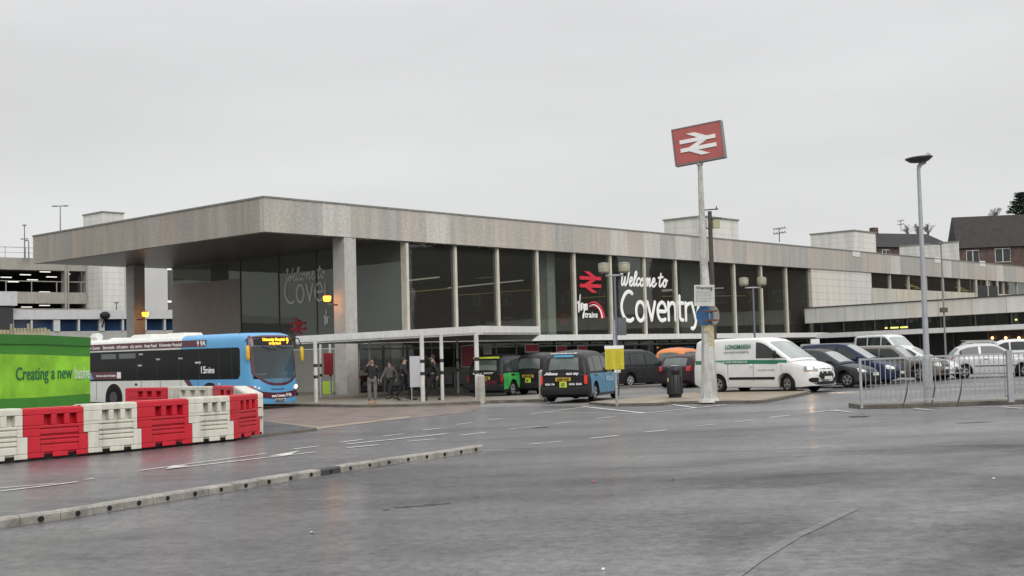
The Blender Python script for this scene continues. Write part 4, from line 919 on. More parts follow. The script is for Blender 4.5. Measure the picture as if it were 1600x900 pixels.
# board as its own tilted box
cx_ = (p1_.x+p2_.x+p3_.x+p4_.x)/4; cz_ = (p1_.z+p2_.z+p3_.z+p4_.z)/4; bw, bh = 1.54, 1.10
board = MB().box(-bw/2, bw/2, -.11, .11, -bh/2, bh/2).build('sign_board', mat('board_red', (.42, .105, .095), .45, var=.12, scale=2, dirt=.1), sgn, bevel=.012)
board.location = (cx_, 0, cz_); board.rotation_euler = (0, math.radians(-5.0), math.radians(-27))
rim = MB(); e_ = .035
for (a, b, c, d) in ((-bw/2-e_, bw/2+e_, bh/2+.002, bh/2+e_), (-bw/2-e_, bw/2+e_, -bh/2-e_, -bh/2-.002), (-bw/2-e_, -bw/2-.002, -bh/2, bh/2), (bw/2+.002, bw/2+e_, -bh/2, bh/2)): rim.box(a, b, -.12, .12, c, d)
rim.build('board_edge', mat('edge_grey', (.20, .19, .19), .5), board)
da = double_arrow('rail_symbol', -.57, -.37, 1.16, M_letter, board, y=-.116, th=.02)
MB().box(-.09, .09, -.08, .08, 0, .22).build('bracket', M_pole, sgn).location = (t3.x, 0, t3.z-.08)
# plates on the pole (a warning notice and a round blue sign seen nearly edge-on with its bare back)
wp_ = thing('warning_plate', 'white warning notice plate fixed to the weathered sign pole', 'sign', tuple(at(1100, 462, sp.y-.24)))
MB().box(-.30, .32, -.012, .012, -.32, .33).build('plate', mat('plate_pale', (.56, .56, .53), .6, dirt=.2), wp_, bevel=.003)
wp_.rotation_euler = (0, math.radians(1.5), math.radians(-4))
text('lettering', 'Warning', .145, M_ink, wp_, (-.24, -.018, .19), width=.5, bold=.002)
rl = random.Random(2); mb = MB()
for k in range(8):
    z = .13-k*.045; x = -.24
    while x < .22:
        w = rl.uniform(.03, .09); mb.box(x, min(x+w, .26), -.016, -.0125, z, z+.016); x += w+.02
mb.build('small_print', mat('ink_grey', (.18, .18, .18), .6), wp_)
rs_ = thing('round_sign', 'round blue sign and its bare round back plate clamped on the sign pole', 'sign', tuple(at(1107, 493, sp.y-.05)))
def disc(mb, c, r, nrm, th=.012, n=24):
    a = nrm.cross(Vector((0, 0, 1))).normalized(); b = Vector((0, 0, 1)); P = []
    for s in (-1, 1):
        for i in range(n): t = 2*math.pi*i/n; P.append(c+a*math.cos(t)*r+b*math.sin(t)*r+nrm*(s*th))
    mb.add(P, [tuple(range(n)), tuple(range(n, 2*n))[::-1]]+[(i, (i+1)%n, n+(i+1)%n, n+i) for i in range(n)])
n1 = Vector((-.62, -.78, 0)); n2 = Vector((.75, -.66, 0))
mb = MB(); disc(mb, Vector((-.13, -.10, 0)), .30, n1); mb.build('blue_disc', mat('sign_blue', (.03, .13, .30), .4), rs_)
mb = MB(); disc(mb, Vector((.16, -.06, 0)), .29, n2); mb.build('back_plate', mat('plate_back', (.28, .27, .22), .6, dirt=.5), rs_)
mb = MB(); mb.box(-.24, .24, -.3, -.24, .10, .15); mb.box(-.24, .24, -.3, -.24, -.18, -.13); mb.build('clamp', mat('rust', (.12, .055, .03), .8), rs_)
mb = MB(); mb.tube([(t1.x+.0, 0, t1.z-.55), (t1.x, 0, t1.z-1.2)], [.186, .200], 8); mb.build('rust_patch', mat('rust_stain', (.46, .39, .25), .8, var=.4, scale=8), sgn)

# dark camera mast behind the sign pole
def pole(name, cat, lab, px, pyb, pyt, r, rt, m, Y=None, h=0):
    c = gp(px, pyb, h) if Y is None else None
    if Y is not None: q = at(px, pyb, Y); c = Vector((q.x, q.y, G(q.x, q.y)))
    else: c = Vector((c.x, c.y, G(c.x, c.y)+h))
    top = at(px, pyt, c.y); t = thing(name, lab, cat, tuple(c)); hh = top.z-c.z
    MB().tube([(0, 0, -.05), (0, 0, hh)], [r, rt], 12).build('pole', m, t, smooth=True)
    return t, hh
M_dkpole = mat('pole_dark', (.055, .052, .048), .6)
t, hh = pole('camera_mast', 'mast', 'dark wooden mast with a cross arm and a yellowish floodlight box behind the railway sign', 1117, 560, 330, .13, .09, M_dkpole, Y=56)
MB().tube([(-.25, 0, hh+.06), (.38, 0, hh+.10)], .03, 6).tube([(.3, 0, hh+.05), (.3, 0, hh+.22)], .025, 6).build('cross_arm', M_dkpole, t)
MB().box(.12, .42, -.1, .15, hh-.75, hh-.36).build('floodlight', mat('flood_pale', (.38, .36, .22), .5), t)
MB().box(.05, .5, -.12, .2, hh-.36, hh-.30).tube([(-.2, 0, hh-.76), (.42, 0, hh-.72)], .03, 6).build('bracket', M_dkpole, t)
MB().box(-.38, -.16, -.05, .05, hh-.74, hh-.36).build('back_box', mat('box_grey', (.3, .3, .27), .6), t)
# twin globe lamps
M_globe = mat('globe_glass', (.30, .285, .21), .35, var=.25, scale=6)
def twin(px, pyb, pyt, Y, lab, spread, h_extra=.0, r=.055):
    t, hh = pole('twin_lamp', 'street lamp', lab, px, pyb, pyt, r, r*.85, mat('lamp_blue_grey', (.13, .145, .17), .5), Y=Y)
    MB().tube([(-spread, 0, hh+.02), (spread, 0, hh+.02)], .035, 8).build('arm', M_steel, t)
    for s in (-1, 1):
        x = s*spread
        MB().tube([(x, 0, hh-.02), (x, 0, hh+.16)], .05, 8).build('holder', M_trim, t)
        MB().tube([(x, 0, hh+.10), (x, 0, hh+.17), (x, 0, hh+.42), (x, 0, hh+.47)], [.14, .22, .235, .215], 16).build('lantern', M_globe, t, smooth=True)
        MB().tube([(x, 0, hh+.471), (x, 0, hh+.51), (x, 0, hh+.54)], [.235, .21, .05], 16).build('lantern_cap', mat('lamp_cap', (.24, .23, .19), .6), t, smooth=True)
    return t, hh
t, hh = twin(964, 560, 431, 50, 'twin lantern lamp post in front of the rail symbol and welcome lettering', .40)
MB().box(.05, .40, -.05, 0, hh-2.35, hh-1.65).build('back_plate', mat('plate_slate', (.10, .11, .12), .5), t)
twin(1180, 545, 450, 62, 'twin lantern lamp post in front of the glazing behind the white van', .44)
# yellow timetable notice on a thin post
c = gp(964, 633.5, .08); yt = thing('timetable_notice', 'yellow notice board on a thin grey post in front of the blue-sided taxi', 'notice', (c.x, c.y, G(c.x, c.y)+.07))
MB().tube([(.0, 0, 0), (-.02, 0, 2.6)], .04, 10).build('post', M_steel, yt, smooth=True)
zt_ = at(961, 541, c.y).z-yt.location.z; zb_ = at(961, 577, c.y).z-yt.location.z
nb = MB().box(-.32, .25, -.075, -.045, zb_, zt_-.08).build('notice', mat('notice_yellow', (.55, .47, .02), .5, var=.08), yt); MB().box(-.33, .255, -.077, -.043, zt_-.077, zt_+.02).build('header', M_letter, yt)
MB().box(-.05, .14, -.07, -.04, zb_-.1, zb_-.01).build('tag', M_letter, yt)
mb = MB(); rl = random.Random(9)
for k in range(13):
    for cc in range(2):
        z = zt_-.17-k*.05; x = -.27+cc*.26; mb.box(x, x+rl.uniform(.12, .21), -.079, -.0755, z, z+.014)
mb.build('small_print', mat('ink_olive', (.33, .28, .03), .6), nb)
nb.rotation_euler = (0, 0, 0)
# litter bin
c = gp(1055, 621, .08); bn = thing('litter_bin', 'black round-cornered litter bin on the island left of the sign pole', 'bin', (c.x, c.y, G(c.x, c.y)+.07))
M_bin = mat('bin_black', (.016, .017, .018), .45)
MB().tube([(0, 0, .10), (0, 0, .14), (0, 0, .75), (0, 0, .78), (0, 0, .98), (0, 0, 1.04), (0, 0, 1.08)], [.23, .27, .265, .25, .265, .24, .12], 12).build('body', M_bin, bn, smooth=True)
MB().tube([(0, 0, 0), (0, 0, .10)], [.22, .22], 12).build('plinth', M_trim, bn)
MB().tube([(0, 0, 1.081), (0, 0, 1.10)], [.18, .10], 12).build('ash_tray', M_steel, bn)
MB().box(-.14, .14, -.275, -.24, .80, .93).build('aperture', M_hole, bn)
mb = MB()
for k in range(12):
    a = 2*math.pi*k/12+.26; mb.tube([(.268*math.cos(a), .268*math.sin(a), .16), (.264*math.cos(a), .264*math.sin(a), .74)], .012, 4)
mb.build('rib', M_bin, bn)
MB().box(-.27, -.22, -.19, -.14, .55, .68).build('badge', mat('badge_gold', (.30, .26, .12), .5), bn)

# tall street lamp on the railing island
c = gp(1451, 628, .11); sl = thing('street_lamp', 'tall grey street lamp with a flat dish head standing on the railing island', 'street lamp', (c.x, c.y, G(c.x, c.y)+.11))
top = at(1436, 262, c.y); hh = top.z-sl.location.z; tx = top.x-c.x
lean = tx - (at(1451-(628-262)*.0265*1.25, 262, c.y).x-c.x)
M_lp = mat('lamp_galv', (.36, .375, .40), .5, metal=.2, var=.12, scale=3)
zz1 = at(1449, 561, c.y).z-sl.location.z
MB().tube([(0, 0, -.05), (0, 0, zz1), (-.0, 0, zz1+.10)], [.125, .125, .075], 14).build('base_sleeve', M_lp, sl, smooth=True)
MB().tube([(0, 0, zz1+.08), (tx*.15, 0, hh*.6), (tx*.2, 0, hh)], [.078, .062, .045], 12).build('pole', M_lp, sl, smooth=True)
xh = tx*.2
MB().tube([(xh, 0, hh-.05), (xh+.01, 0, hh+.02), (xh+.28, 0, hh+.36)], [.05, .055, .05], 8).tube([(xh+.02, 0, hh+.06), (xh+.16, 0, hh+.13), (xh+.2, 0, hh+.3)], [.04, .05, .07], 8).build('neck', M_lp, sl, smooth=True)
hd = MB().tube([(0, 0, -.13), (0, 0, -.105), (0, 0, 0), (0, 0, .03), (0, 0, .045)], [.15, .25, .37, .365, .30], 28).build('lamp_head', mat('head_dark', (.05, .048, .045), .5), sl, smooth=True)
hd.location = (xh+.02, 0, hh+.24); hd.rotation_euler = (0, math.radians(-4), 0); hd.scale = (.94, .94, .8)
mb = MB(); mb.box(-.09, .09, -.132, -.126, .35, 1.1); mb.build('access_door', M_steel, sl)

# thin dark lamp/mast before the wing (with a small camera box)
t, hh = pole('camera_pole', 'pole', 'thin pale camera pole before the low wing, right of the street lamp', 1478, 560, 381, .05, .035, mat('pole_thin', (.20, .20, .18), .6), Y=62)
MB().box(-.45, -.1, -.05, .05, hh-.02, hh+.06).tube([(-.1, 0, hh-.02), (.1, 0, hh+.03)], .04, 6).build('camera', M_dkpole, t)
MB().box(-.16, .16, -.12, .12, hh-3.35, hh-3.12).build('control_box', mat('box_brown', (.09, .06, .045), .6), t)

# orange lamps on the two station pillars
def orange_lamp(px, py, lab, loc, dx):
    t = thing('orange_lamp', lab, 'lamp', tuple(loc))
    MB().tube([(dx*.55, .0, -.35), (dx*.1, 0, -.30), (0, 0, -.12)], .045, 8).build('bracket', M_dkpole, t)
    MB().tube([(0, 0, -.15), (0, 0, -.10), (0, 0, .10), (0, 0, .13)], [.12, .19, .21, .19], 14).build('lantern', M_orl, t, smooth=True)
    MB().tube([(0, 0, .131), (0, 0, .2)], [.23, .08], 14).build('lantern_cap', mat('lamp_brown', (.12, .06, .03), .6), t)
    L = bpy.data.lights.new('orange_glow', 'POINT'); L.energy = 14; L.color = (1, .38, .08); L.shadow_soft_size = .3
    o = bpy.data.objects.new('orange_glow', L); COL.objects.link(o); o.parent = t; o.location = (0, -.0, -.42)
p = at(227, 491, LW(5.5, 21.4).y); orange_lamp(227, 491, 'glowing orange lamp bracketed to the left pillar above the bus roof', p, -1)
p = LW(4.75, .55); q = at(511, 466.5, p.y); orange_lamp(511, 466, 'glowing orange lamp on the near pillar beside the grey side lettering', q, 1)

# ================================================================== PEDESTRIAN RAILING
def railing():
    # three lengths along the island, each its own panel thing
    posts = [(1346.5, 636.5, 562.5), (1579, 626.5, 547), (1830, 617, 531)]
    W = [gp(a, b, .11) for a, b, _ in posts]
    names = ['long galvanised railing panel left of the thick post, with the street lamp behind it', 'galvanised railing panel cut by the right edge, right of its thick post']
    for i in range(2):
        A_, B_ = W[i], W[i+1]; d = B_-A_; Lr = math.hypot(d.x, d.y); z0 = G(A_.x, A_.y)+.11; z1 = G(B_.x, B_.y)+.11; sl_ = (z1-z0)/Lr
        t = thing('pedestrian_railing', names[i], 'railing', (A_.x, A_.y, z0), math.atan2(d.y, d.x), 'galvanised railings on the island')
        T = 1.17
        ww = .055 if i == 0 else .085
        MB().box(-ww/2, ww/2, -.03, .03, -.02, T+.02).build('post', M_steel, t)
        mb = MB(); mb.add([(0,-.022,T-.035),(Lr,-.022,T-.035+Lr*sl_),(Lr,.022,T-.035+Lr*sl_),(0,.022,T-.035),(0,-.022,T+.01),(Lr,-.022,T+.01+Lr*sl_),(Lr,.022,T+.01+Lr*sl_),(0,.022,T+.01)], [(0,3,2,1),(4,5,6,7),(0,1,5,4),(1,2,6,5),(2,3,7,6),(3,0,4,7)]); mb.build('top_rail', M_steel, t)
        mb = MB(); mb.add([(0,-.02,.11),(Lr,-.02,.11+Lr*sl_),(Lr,.02,.11+Lr*sl_),(0,.02,.11),(0,-.02,.15),(Lr,-.02,.15+Lr*sl_),(Lr,.02,.15+Lr*sl_),(0,.02,.15)], [(0,3,2,1),(4,5,6,7),(0,1,5,4),(1,2,6,5),(2,3,7,6),(3,0,4,7)]); mb.build('bottom_rail', M_steel, t)
        n = int(Lr/.123)
        for k in range(1, n):
            x = Lr*k/n; zz = x*sl_
            if k % 13 == 0 and i == 9: pass
            MB().tube([(x, 0, .15+zz), (x, 0, T-.035+zz)], .011, 6, cap=False).build('bar', M_steel, t)
    # the thick post between the panels
    c = W[1]; z = G(c.x, c.y)+.11
    p = MB().box(-.065, .065, -.05, .05, -.02, 1.24).build('railing_post', M_steel); p.location = (c.x-.02, c.y-.08, z); tag(p, 'thick square galvanised post between the two railing panels', 'post')
railing()
# dead leaning stems in front of the railing
M_stem = mat('stem', (.09, .06, .045), .9)
for (a, b, lab) in [((1410, 634.5), (1419, 594), 'short dead leaning stem left of the street lamp foot'), ((1455, 629.5), (1461, 592), 'dead leaning stem touching the street lamp foot'), ((1495, 632.5), (1503, 592), 'dead curved stem in front of the railing, farthest right of three')]:
    A_ = gp(*a, .11); B_ = at(b[0], b[1], A_.y); mid = A_.lerp(B_, .5)+Vector((.03, 0, .0))
    o = MB().tube(catmull([(0, 0, -.05), mid-A_, B_-A_], 4), [.018]*6+[.010]*3, 6, cap=True).build('dead_sapling', M_stem); o.location = (A_.x, A_.y, G(A_.x, A_.y)+.11); tag(o, lab, 'stem')
p0_, p1_ = at(1395, 578.5, 34.4), at(1505, 577.5, 34.9)
m_ = p0_.lerp(p1_, .5)-Vector((0, 0, .03)); o = MB().tube(catmull([(0, 0, 0), m_-p0_, p1_-p0_], 6), .014, 6).build('dead_branch', M_stem); o.location = p0_; tag(o, 'thin dead branch lying level through the railing at lamp post height', 'branch')

# ================================================================== PLASTIC BARRIERS AND HOARDING
M_bred = mat('barrier_red', (.56, .014, .030), .42, var=.12, scale=2.5, dirt=.12); M_bwhite = mat('barrier_white', (.66, .64, .55), .5, var=.08, scale=2.5, dirt=.30)
def barrier(a, b, red, lab, hz=1.0, y0=-.02, back=False, yaw_add=0):
    """a, b: world ground points of the front lower edge (left, right)"""
    d = b-a; L = math.hypot(d.x, d.y); m = M_bred if red else M_bwhite
    t = thing('water_barrier', lab, 'barrier', (a.x, a.y, G((a.x+b.x)/2, (a.y+b.y)/2)+.05), math.atan2(d.y, d.x), 'red and white plastic barriers')
    D = .42; H = hz; sh = .10; mid = .44*H
    mb = MB()
    # core with the interlocking step: upper half reaches left, lower half reaches right
    mb.box(-sh+.006, L-sh-.006, .035, D-.035, mid, .64*H); mb.box(-sh+.006, L-sh-.006, .145, D-.145, .64*H+.002, H-.03); mb.box(.006, L-.006, .035, D-.035, .06, mid-.003)
    for (y_a, y_b) in ((.0, .037), (D-.037, D)):
        def s(x0, x1, z0, z1):
            up = .14 if z0 > .62*H else .037
            mb.box(x0, x1, y_a if y_a == 0 else D-up, up if y_a == 0 else D, z0, z1)
        U0_, U1_ = -sh+.006, L-sh-.006; s(U0_, U1_, H-.12*H, H)
        n = 3; w = .155*L/1.25; wx = [L*.26+k*L*.215 for k in range(3)]; wx = [x-.0 for x in wx]
        xs = [U0_]+[v for x in wx for v in (x, x+w)]+[U1_]
        for k in range(0, len(xs), 2): s(xs[k], xs[k+1], .66*H+.003, H-.12*H-.003)
        s(U0_, U1_, .60*H, .66*H)
        s(U0_, L*.2, mid+.001, .60*H-.003); s(L*.84, U1_, mid+.001, .60*H-.003); s(L*.2+.003, L*.84-.003, .475*H, .575*H)
        s(.006, L*.2, .10, mid-.004); s(L*.84, L-.006, .10, mid-.004); s(L*.2+.003, L*.84-.003, .375*H, mid-.004); s(L*.2+.003, L*.84-.003, .275*H, .35*H); s(L*.2+.003, L*.84-.003, .10, .25*H)
        s(.006, L*.26, 0.0, .097); s(L*.40, L*.66, .0, .097); s(L*.80, L-.006, .0, .097)
    o = mb.build('body', m, t, bevel=.012)
    mb = MB(); mb.box(-sh+.03, L-sh-.03, .03, D-.03, H+.001, H+.018); mb.build('top_ridge', m, t, bevel=.006)
    mb = MB(); mb.box(L*.27, L*.39, .055, D-.055, .0, .058); mb.box(L*.67, L*.79, .055, D-.055, .0, .058); mb.build('foot_slot', M_hole, t)
    return t
fr = [(-66, 727.5), (44, 717.2), (138, 708.4), (222, 700.6), (301, 692.2), (366, 686.0), (407, 679.2)]
labs = ['grubby white barrier cut by the left edge of the picture', 'red barrier in front of the lower right part of the green hoarding lettering', 'white barrier in the near row directly below the hoarding corner and bus wheel',
        'red barrier in the near row standing before the rear red barrier', 'white barrier in the near row, between two red ones, nearest to the bus front', 'red barrier at the right-hand end of the near row, turned slightly away']
FW = [gp(a, b, .05) for a, b in fr]
tops = [642, 637, 630, 625, 619.5, 616]
for i in range(6):
    a, b = FW[i], FW[i+1]
    # real height from the picture's own top edge
    mx_ = (fr[i][0]+fr[i+1][0])/2; ym = a.y; 
    top_ = at(fr[i][0]+12, tops[i]+3, a.y); H_ = min(1.06, max(.92, top_.z-(G(a.x, a.y)+.05)))
    barrier(a, b, i % 2 == 1, labs[i], hz=H_)
# rear row
def rb(pxa, pxb, ytop, red, lab, Y0, Y1):
    a = at(pxa, ytop, Y0); b = at(pxb, ytop, Y1); barrier(Vector((a.x, a.y, 0)), Vector((b.x, b.y, 0)), red, lab, hz=1.0)
rearY = lambda px, yt: (CAMH-1.05)/( (yt-(557-.0265*(px-800)))/FPX )
def ytoY(px, yt): # depth at which a one metre barrier top appears at this row
    d = ray(px, yt); k = .5
    t = (CAMH-1.05)/(-(d.z-GX*d.x-GY*d.y)) ; return (CAM+d*t).y
y1 = [(198, 607.5), (264, 605.5), (333, 604), (378, 604.5)]
P_ = [at(x, y, ytoY(x, y)) for x, y in y1]
rl_ = ['red barrier in the rear row, only its top showing above the near barriers', 'white barrier in the rear row behind the near row', 'red barrier in the rear row turning the corner towards the bus front']
for i in range(3):
    barrier(Vector((P_[i].x, P_[i].y, 0)), Vector((P_[i+1].x, P_[i+1].y, 0)), i != 1, rl_[i])
q = P_[3]; a = FW[6]
barrier(Vector((a.x-.02, a.y+.46, 0)), Vector((q.x+.22, q.y-.35, 0)), False, 'white barrier closing the right end between both rows, mostly hidden', hz=1.0)
# green hoarding
hr = gp(140, 676, .05); H1 = at(141, 600, 33.5); H0 = at(61, 600, 31.5); Hl = H1+(H0-H1)*(1+(201-80)/80)
hd_ = thing('green_hoarding', 'bright green site hoarding with lettering across it, standing behind the barriers at the left', 'hoarding', (H1.x, H1.y, G(H1.x, H1.y)))
def hz_(px, py, P): return at(px, py, P.y).z-G(H1.x, H1.y)
M_gl = mat('hoarding_light', (.25, .56, .03), .45, var=.32, scale=1.1, fine=.05); M_gd = mat('hoarding_dark', (.045, .22, .02), .5, var=.14, scale=1.5)
pts = [Hl-H1, H0-H1, Vector((0, 0, 0))]; pts = [Vector((p.x, p.y, 0)) for p in pts]
_pl = lambda y: y
tz = [hz_(-140, 523, Hl), hz_(61, 524, H0), hz_(141, 528, H1)]
mz1 = [hz_(-140, 553, Hl), hz_(61, 554, H0), hz_(141, 557, H1)]; mz0 = [hz_(-140, 628, Hl), hz_(61, 621, H0), hz_(141, 615, H1)]
def strip(zl, zh, off, m, name):
    for i in range(2):
        a, b = pts[i], pts[i+1]; d = (b-a).normalized(); n = Vector((d.y, -d.x, 0)); 
        q = [a+n*off, b+n*off, b+n*(off-.08), a+n*(off-.08)]
        zz0 = [zl[i], zl[i+1], zl[i+1], zl[i]]; zz1 = [zh[i], zh[i+1], zh[i+1], zh[i]]
        MB().add([(p.x, p.y, z) for p, z in zip(q, zz0)]+[(p.x, p.y, z) for p, z in zip(q, zz1)], [(0,3,2,1),(4,5,6,7),(0,1,5,4),(1,2,6,5),(2,3,7,6),(3,0,4,7)]).build(name, m, hd_)
strip([-.1]*3, [z-.003 for z in mz0], .0, M_gd, 'lower_panel'); strip(mz0, [z-.003 for z in mz1], .0, M_gl, 'printed_panel'); strip(mz1, tz, .0, M_gd, 'upper_panel')
strip([z-.22 for z in tz], [z+.01 for z in tz], .03, mat('hoarding_cap', (.03, .17, .02), .5, var=.1), 'top_board')
# return side going back from the corner
d = (pts[2]-pts[1]).normalized(); bk = Vector((-d.y, d.x, 0)) if (-d.y*0+d.x) > 0 else Vector((d.y, -d.x, 0)); q0 = Vector((.02, .02, 0))
MB().prism([(.003+bk.x*.09, bk.y*.09), (bk.x*3+.003, bk.y*3), (bk.x*3-.08, bk.y*3), (-.08+bk.x*.09, bk.y*.09)], -.1, tz[2]-.02).build('return_panel', M_gd, hd_)
# printed words on the face between H0 and H1
dd = (pts[2]-pts[1]); rz_ = math.atan2(dd.y, dd.x); n = Vector((dd.y, -dd.x, 0)).normalized()
def onface(px, py):
    # intersection of a pixel ray with the hoarding face, in face coords
    d_ = ray(px, py); P0 = H1; t_ = ((P0-CAM).x*n.x+(P0-CAM).y*n.y)/(d_.x*n.x+d_.y*n.y); return CAM+d_*t_-Vector(hd_.location)
a = onface(24, 594); b = onface(112, 592)
text('lettering', 'Creating a new', .45, mat('print_green', (.02, .15, .06), .5), hd_, tuple(a+n*.012), (math.pi/2, 0, rz_), width=(b-a).length, bold=.004)
a = onface(115.5, 592); b = onface(140, 591)
text('lettering', 'busine', .46, mat('print_pale', (.55, .68, .50), .5), hd_, tuple(a+n*.012), (math.pi/2, 0, rz_), width=(b-a).length-.01, bold=.006)
# pale timber rail showing over the hoarding
a, b = at(-60, 517, 40), at(79, 517, 41); mb = MB(); L_t = (b-a).length
rt_ = random.Random(4)
for k in range(26):
    x = L_t*k/26; mb.box(x, x+L_t/26-.02, 0, .05, -.6, .03+rt_.uniform(-.03, .04))
mb.box(0, L_t, .055, .1, -.08, .0)
for k in (8, 14, 19): mb.box(L_t*k/26, L_t*k/26+.07, -.02, .06, 0, .2)
mb.box(0.02, .1, .06, .12, -3, -.1); mb.box(L_t-.1, L_t-.02, .06, .12, -3, -.1)
o = mb.build('timber_fence', mat('timber_pale', (.33, .30, .19), .8, var=.2)); o.location = a; o.rotation_euler = (0, 0, math.atan2((b-a).y, (b-a).x)); tag(o, 'pale timber fence boards just showing above the green hoarding', 'fence')

# ================================================================== VEHICLES
def interp(P, x):
    if x <= P[0][0]: return P[0][1]
    for (a, b), (c, d) in zip(P[:-1], P[1:]):
        if x <= c: return b+(d-b)*(x-a)/(c-a) if c > a else d
    return P[-1][1]
def sm(P, n=5):
    """smooth a profile polyline a little"""
    Q = catmull([(p[0], p[1], 0) for p in P], n); return [(q.x, q.y) for q in Q]
def vehicle(name, label, cat, S, paint, group=None, lit=None):
    """S: spec of real dimensions. x forward, front axle at +wb/2"""
    L0, L1 = -S['ro']-S['wb']/2, S['fo']+S['wb']/2; W2 = S['W']/2; r = S['r']; cl = S.get('clear', .19)
    t = thing(name, label, cat, (0, 0, 0), 0, group)
    deck = S['deck']; roof = S['roof']; ax = (-S['wb']/2, S['wb']/2)
    ctr = (L0+L1)/2; hl = (L1-L0)/2; nf, nr = S.get('nose', .55), S.get('tail', .4); pf, pr = S.get('pf', .16), S.get('pr', .09)
    def plan_w(x):
        k = 1.0
        if x > L1-nf: q = (x-(L1-nf))/nf; k -= pf*q*q
        if x < L0+nr: q = ((L0+nr)-x)/nr; k -= pr*q*q
        return W2*k
    bf, br_ = S.get('bowf', .20), S.get('bowr', .07)
    def D(x, y, z):
        f = max(0, min(1, (x-(L1-1.9))/1.9)); b = max(0, min(1, ((L0+1.0)-x)/1.0)); q = 1-min(1, abs(y)/W2)**2
        q0 = 1-.0
        return (x-(1-q)*(bf*f)+(1-q)*(br_*b), y, z)
    tum = S.get('tum', .20)
    def wbelt(x): return plan_w(x)*.965
    def side(x, z): return wbelt(x)-max(0, z-interp(deck, x))*tum-max(0, z-interp(deck, x))**2*S.get('tum2', .05)
    def arch(x):
        z = cl
        for a in ax:
            q = (r+.055)**2-(x-a)**2
            if q > 0: z = max(z, r+math.sqrt(q)-.0)
        return z
    bz = S.get('bot', [(L0, .34), (L0+.25, cl), (L1-.35, cl), (L1, .26)])
    xs = sorted(set([L0+(L1-L0)*i/90 for i in range(91)]+[p[0] for p in deck]+[a+s*(r+.055)*k for a in ax for s in (-1, 1) for k in (1, .995, .97, .9, .8)]))
    xs = [x for x in xs if L0 <= x <= L1]
    rows = []
    for x in xs:
        w = plan_w(x); zt = interp(deck, x); zb = max(interp(bz, x), arch(x)); zb = min(zb, zt-.1); h = zt-zb
        half = [(0, zb), (w-.28, zb), (w-.02, zb), (w-.0, zb+min(.06, h*.2)), (w*1.0, zb+h*.35), (w*.998, zb+h*.55), (w*.985, zb+h*.8), (w*.962, zt-.045), (w*.93, zt-.008), (w*.7, zt+.016), (w*.35, zt+.03), (0, zt+.034)]
        ring = [(x, -y, z) for y, z in half]+[(x, y, z) for y, z in half[::-1][1:]]
        rows.append([D(*p) for p in ring])
    mb = MB(); mb.grid(rows)
    k = len(mb.v); m_ = len(rows[0])
    mb.f.append(tuple(range(m_))); mb.f.append(tuple(range(k-m_, k))[::-1])
    # cabin over the belt
    c0, c1 = roof[0][0], roof[-1][0]
    cx = sorted(set([c0+(c1-c0)*i/50 for i in range(51)]+[p[0] for p in roof]))
    rc = S.get('rc', .08); crn = S.get('crown', .04)
    def yt(x):
        g_ = interp(roof, x); return max(.05, side(x, g_)-rc)
    def ztop(x, y): g_ = interp(roof, x); q = min(1, abs(y)/yt(x)); return g_+crn*(1-q*q)
    rows = []
    for x in cx:
        g_ = interp(roof, x); zb = min(interp(deck, x)-.05, g_-.02); half = []
        rq = min(rc, max(.01, (g_-zb)*.6))
        for f in (0, .25, .5, .75, 1): z = zb+(g_-rq-zb)*f; half.append((side(x, z), z))
        half.append((side(x, g_)-rc*.13, g_-rq*.5)); half.append((side(x, g_)-rc*.5, g_-rq*.13))
        for f in (1, .75, .5, .25, 0): half.append((yt(x)*f, ztop(x, yt(x)*f)))
        ring = [(x, -y, z) for y, z in half]+[(x, y, z) for y, z in half[::-1][1:]]
        rows.append([D(*p) for p in ring])
    k0 = len(mb.v); mb.grid(rows); m_ = len(rows[0]); mb.f.append(tuple(range(k0, k0+m_))); mb.f.append(tuple(range(len(mb.v)-m_, len(mb.v)))[::-1])
    mb.build('body', paint, t, smooth=True, auto=38)
    # side glazing
    for (xa, xb, zlo, *rest) in S['side_win']:
        nm = rest[0] if rest else 'side_window'
        for sgn_ in (-1, 1):
            rows = []; n = 14
            for i in range(n+1):
                x = xa+(xb-xa)*i/n; z0 = max(interp(deck, x)+.03, zlo); z1 = interp(roof, x)-S.get('wt', .12)
                if z1 < z0+.01: z1 = z0+.01
                rows.append([D(x, sgn_*(side(x, z0+(z1-z0)*f)+.007), z0+(z1-z0)*f) for f in (0, .25, .5, .75, 1)])
            MB().grid(rows).build(nm, M_cglass, t, smooth=True)
    def screen(nm, a, b, wk, m, s0=.06, s1=.94):
        rows = []
        (xa, za), (xb, zb) = a, b; dx, dz = xb-xa, zb-za; l = math.hypot(dx, dz); nx, nz_ = (dz/l, -dx/l) if nm == 'x' else (abs(dz)/l*(1 if xa > ctr else -1), abs(dx)/l)
        for i in range(9):
            f = s0+(s1-s0)*i/8; x = xa+dx*f; z = za+dz*f
            lo_, hi_ = (min(xa, xb)-.25, max(xa, xb)+.25)   # follow the real profile of the shell
            cand = [lo_+(hi_-lo_)*q_/120 for q_ in range(121)]
            cand = [c_ for c_ in cand if c0 <= c_ <= c1 and interp(roof, c_) >= z]
            if cand: x = max(cand) if xa > ctr else min(cand)
            w = min(yt(x), side(x, z)-.02)*wk; 
            rows.append([D(x+nx*.012, w*q, ztop(x, w*q)-interp(roof, x)+z+nz_*.012) for q in (-1, -.92, -.6, -.3, 0, .3, .6, .92, 1)])
        return MB().grid(rows).build(nm, m, t, smooth=True)
    screen('windscreen', *S['ws'], .93, M_cwind, *S.get('wss', (.06, .95)))
    if S.get('rw'): screen('rear_window', *S['rw'], .86, M_rwind, *S.get('rws', (.1, .85)))
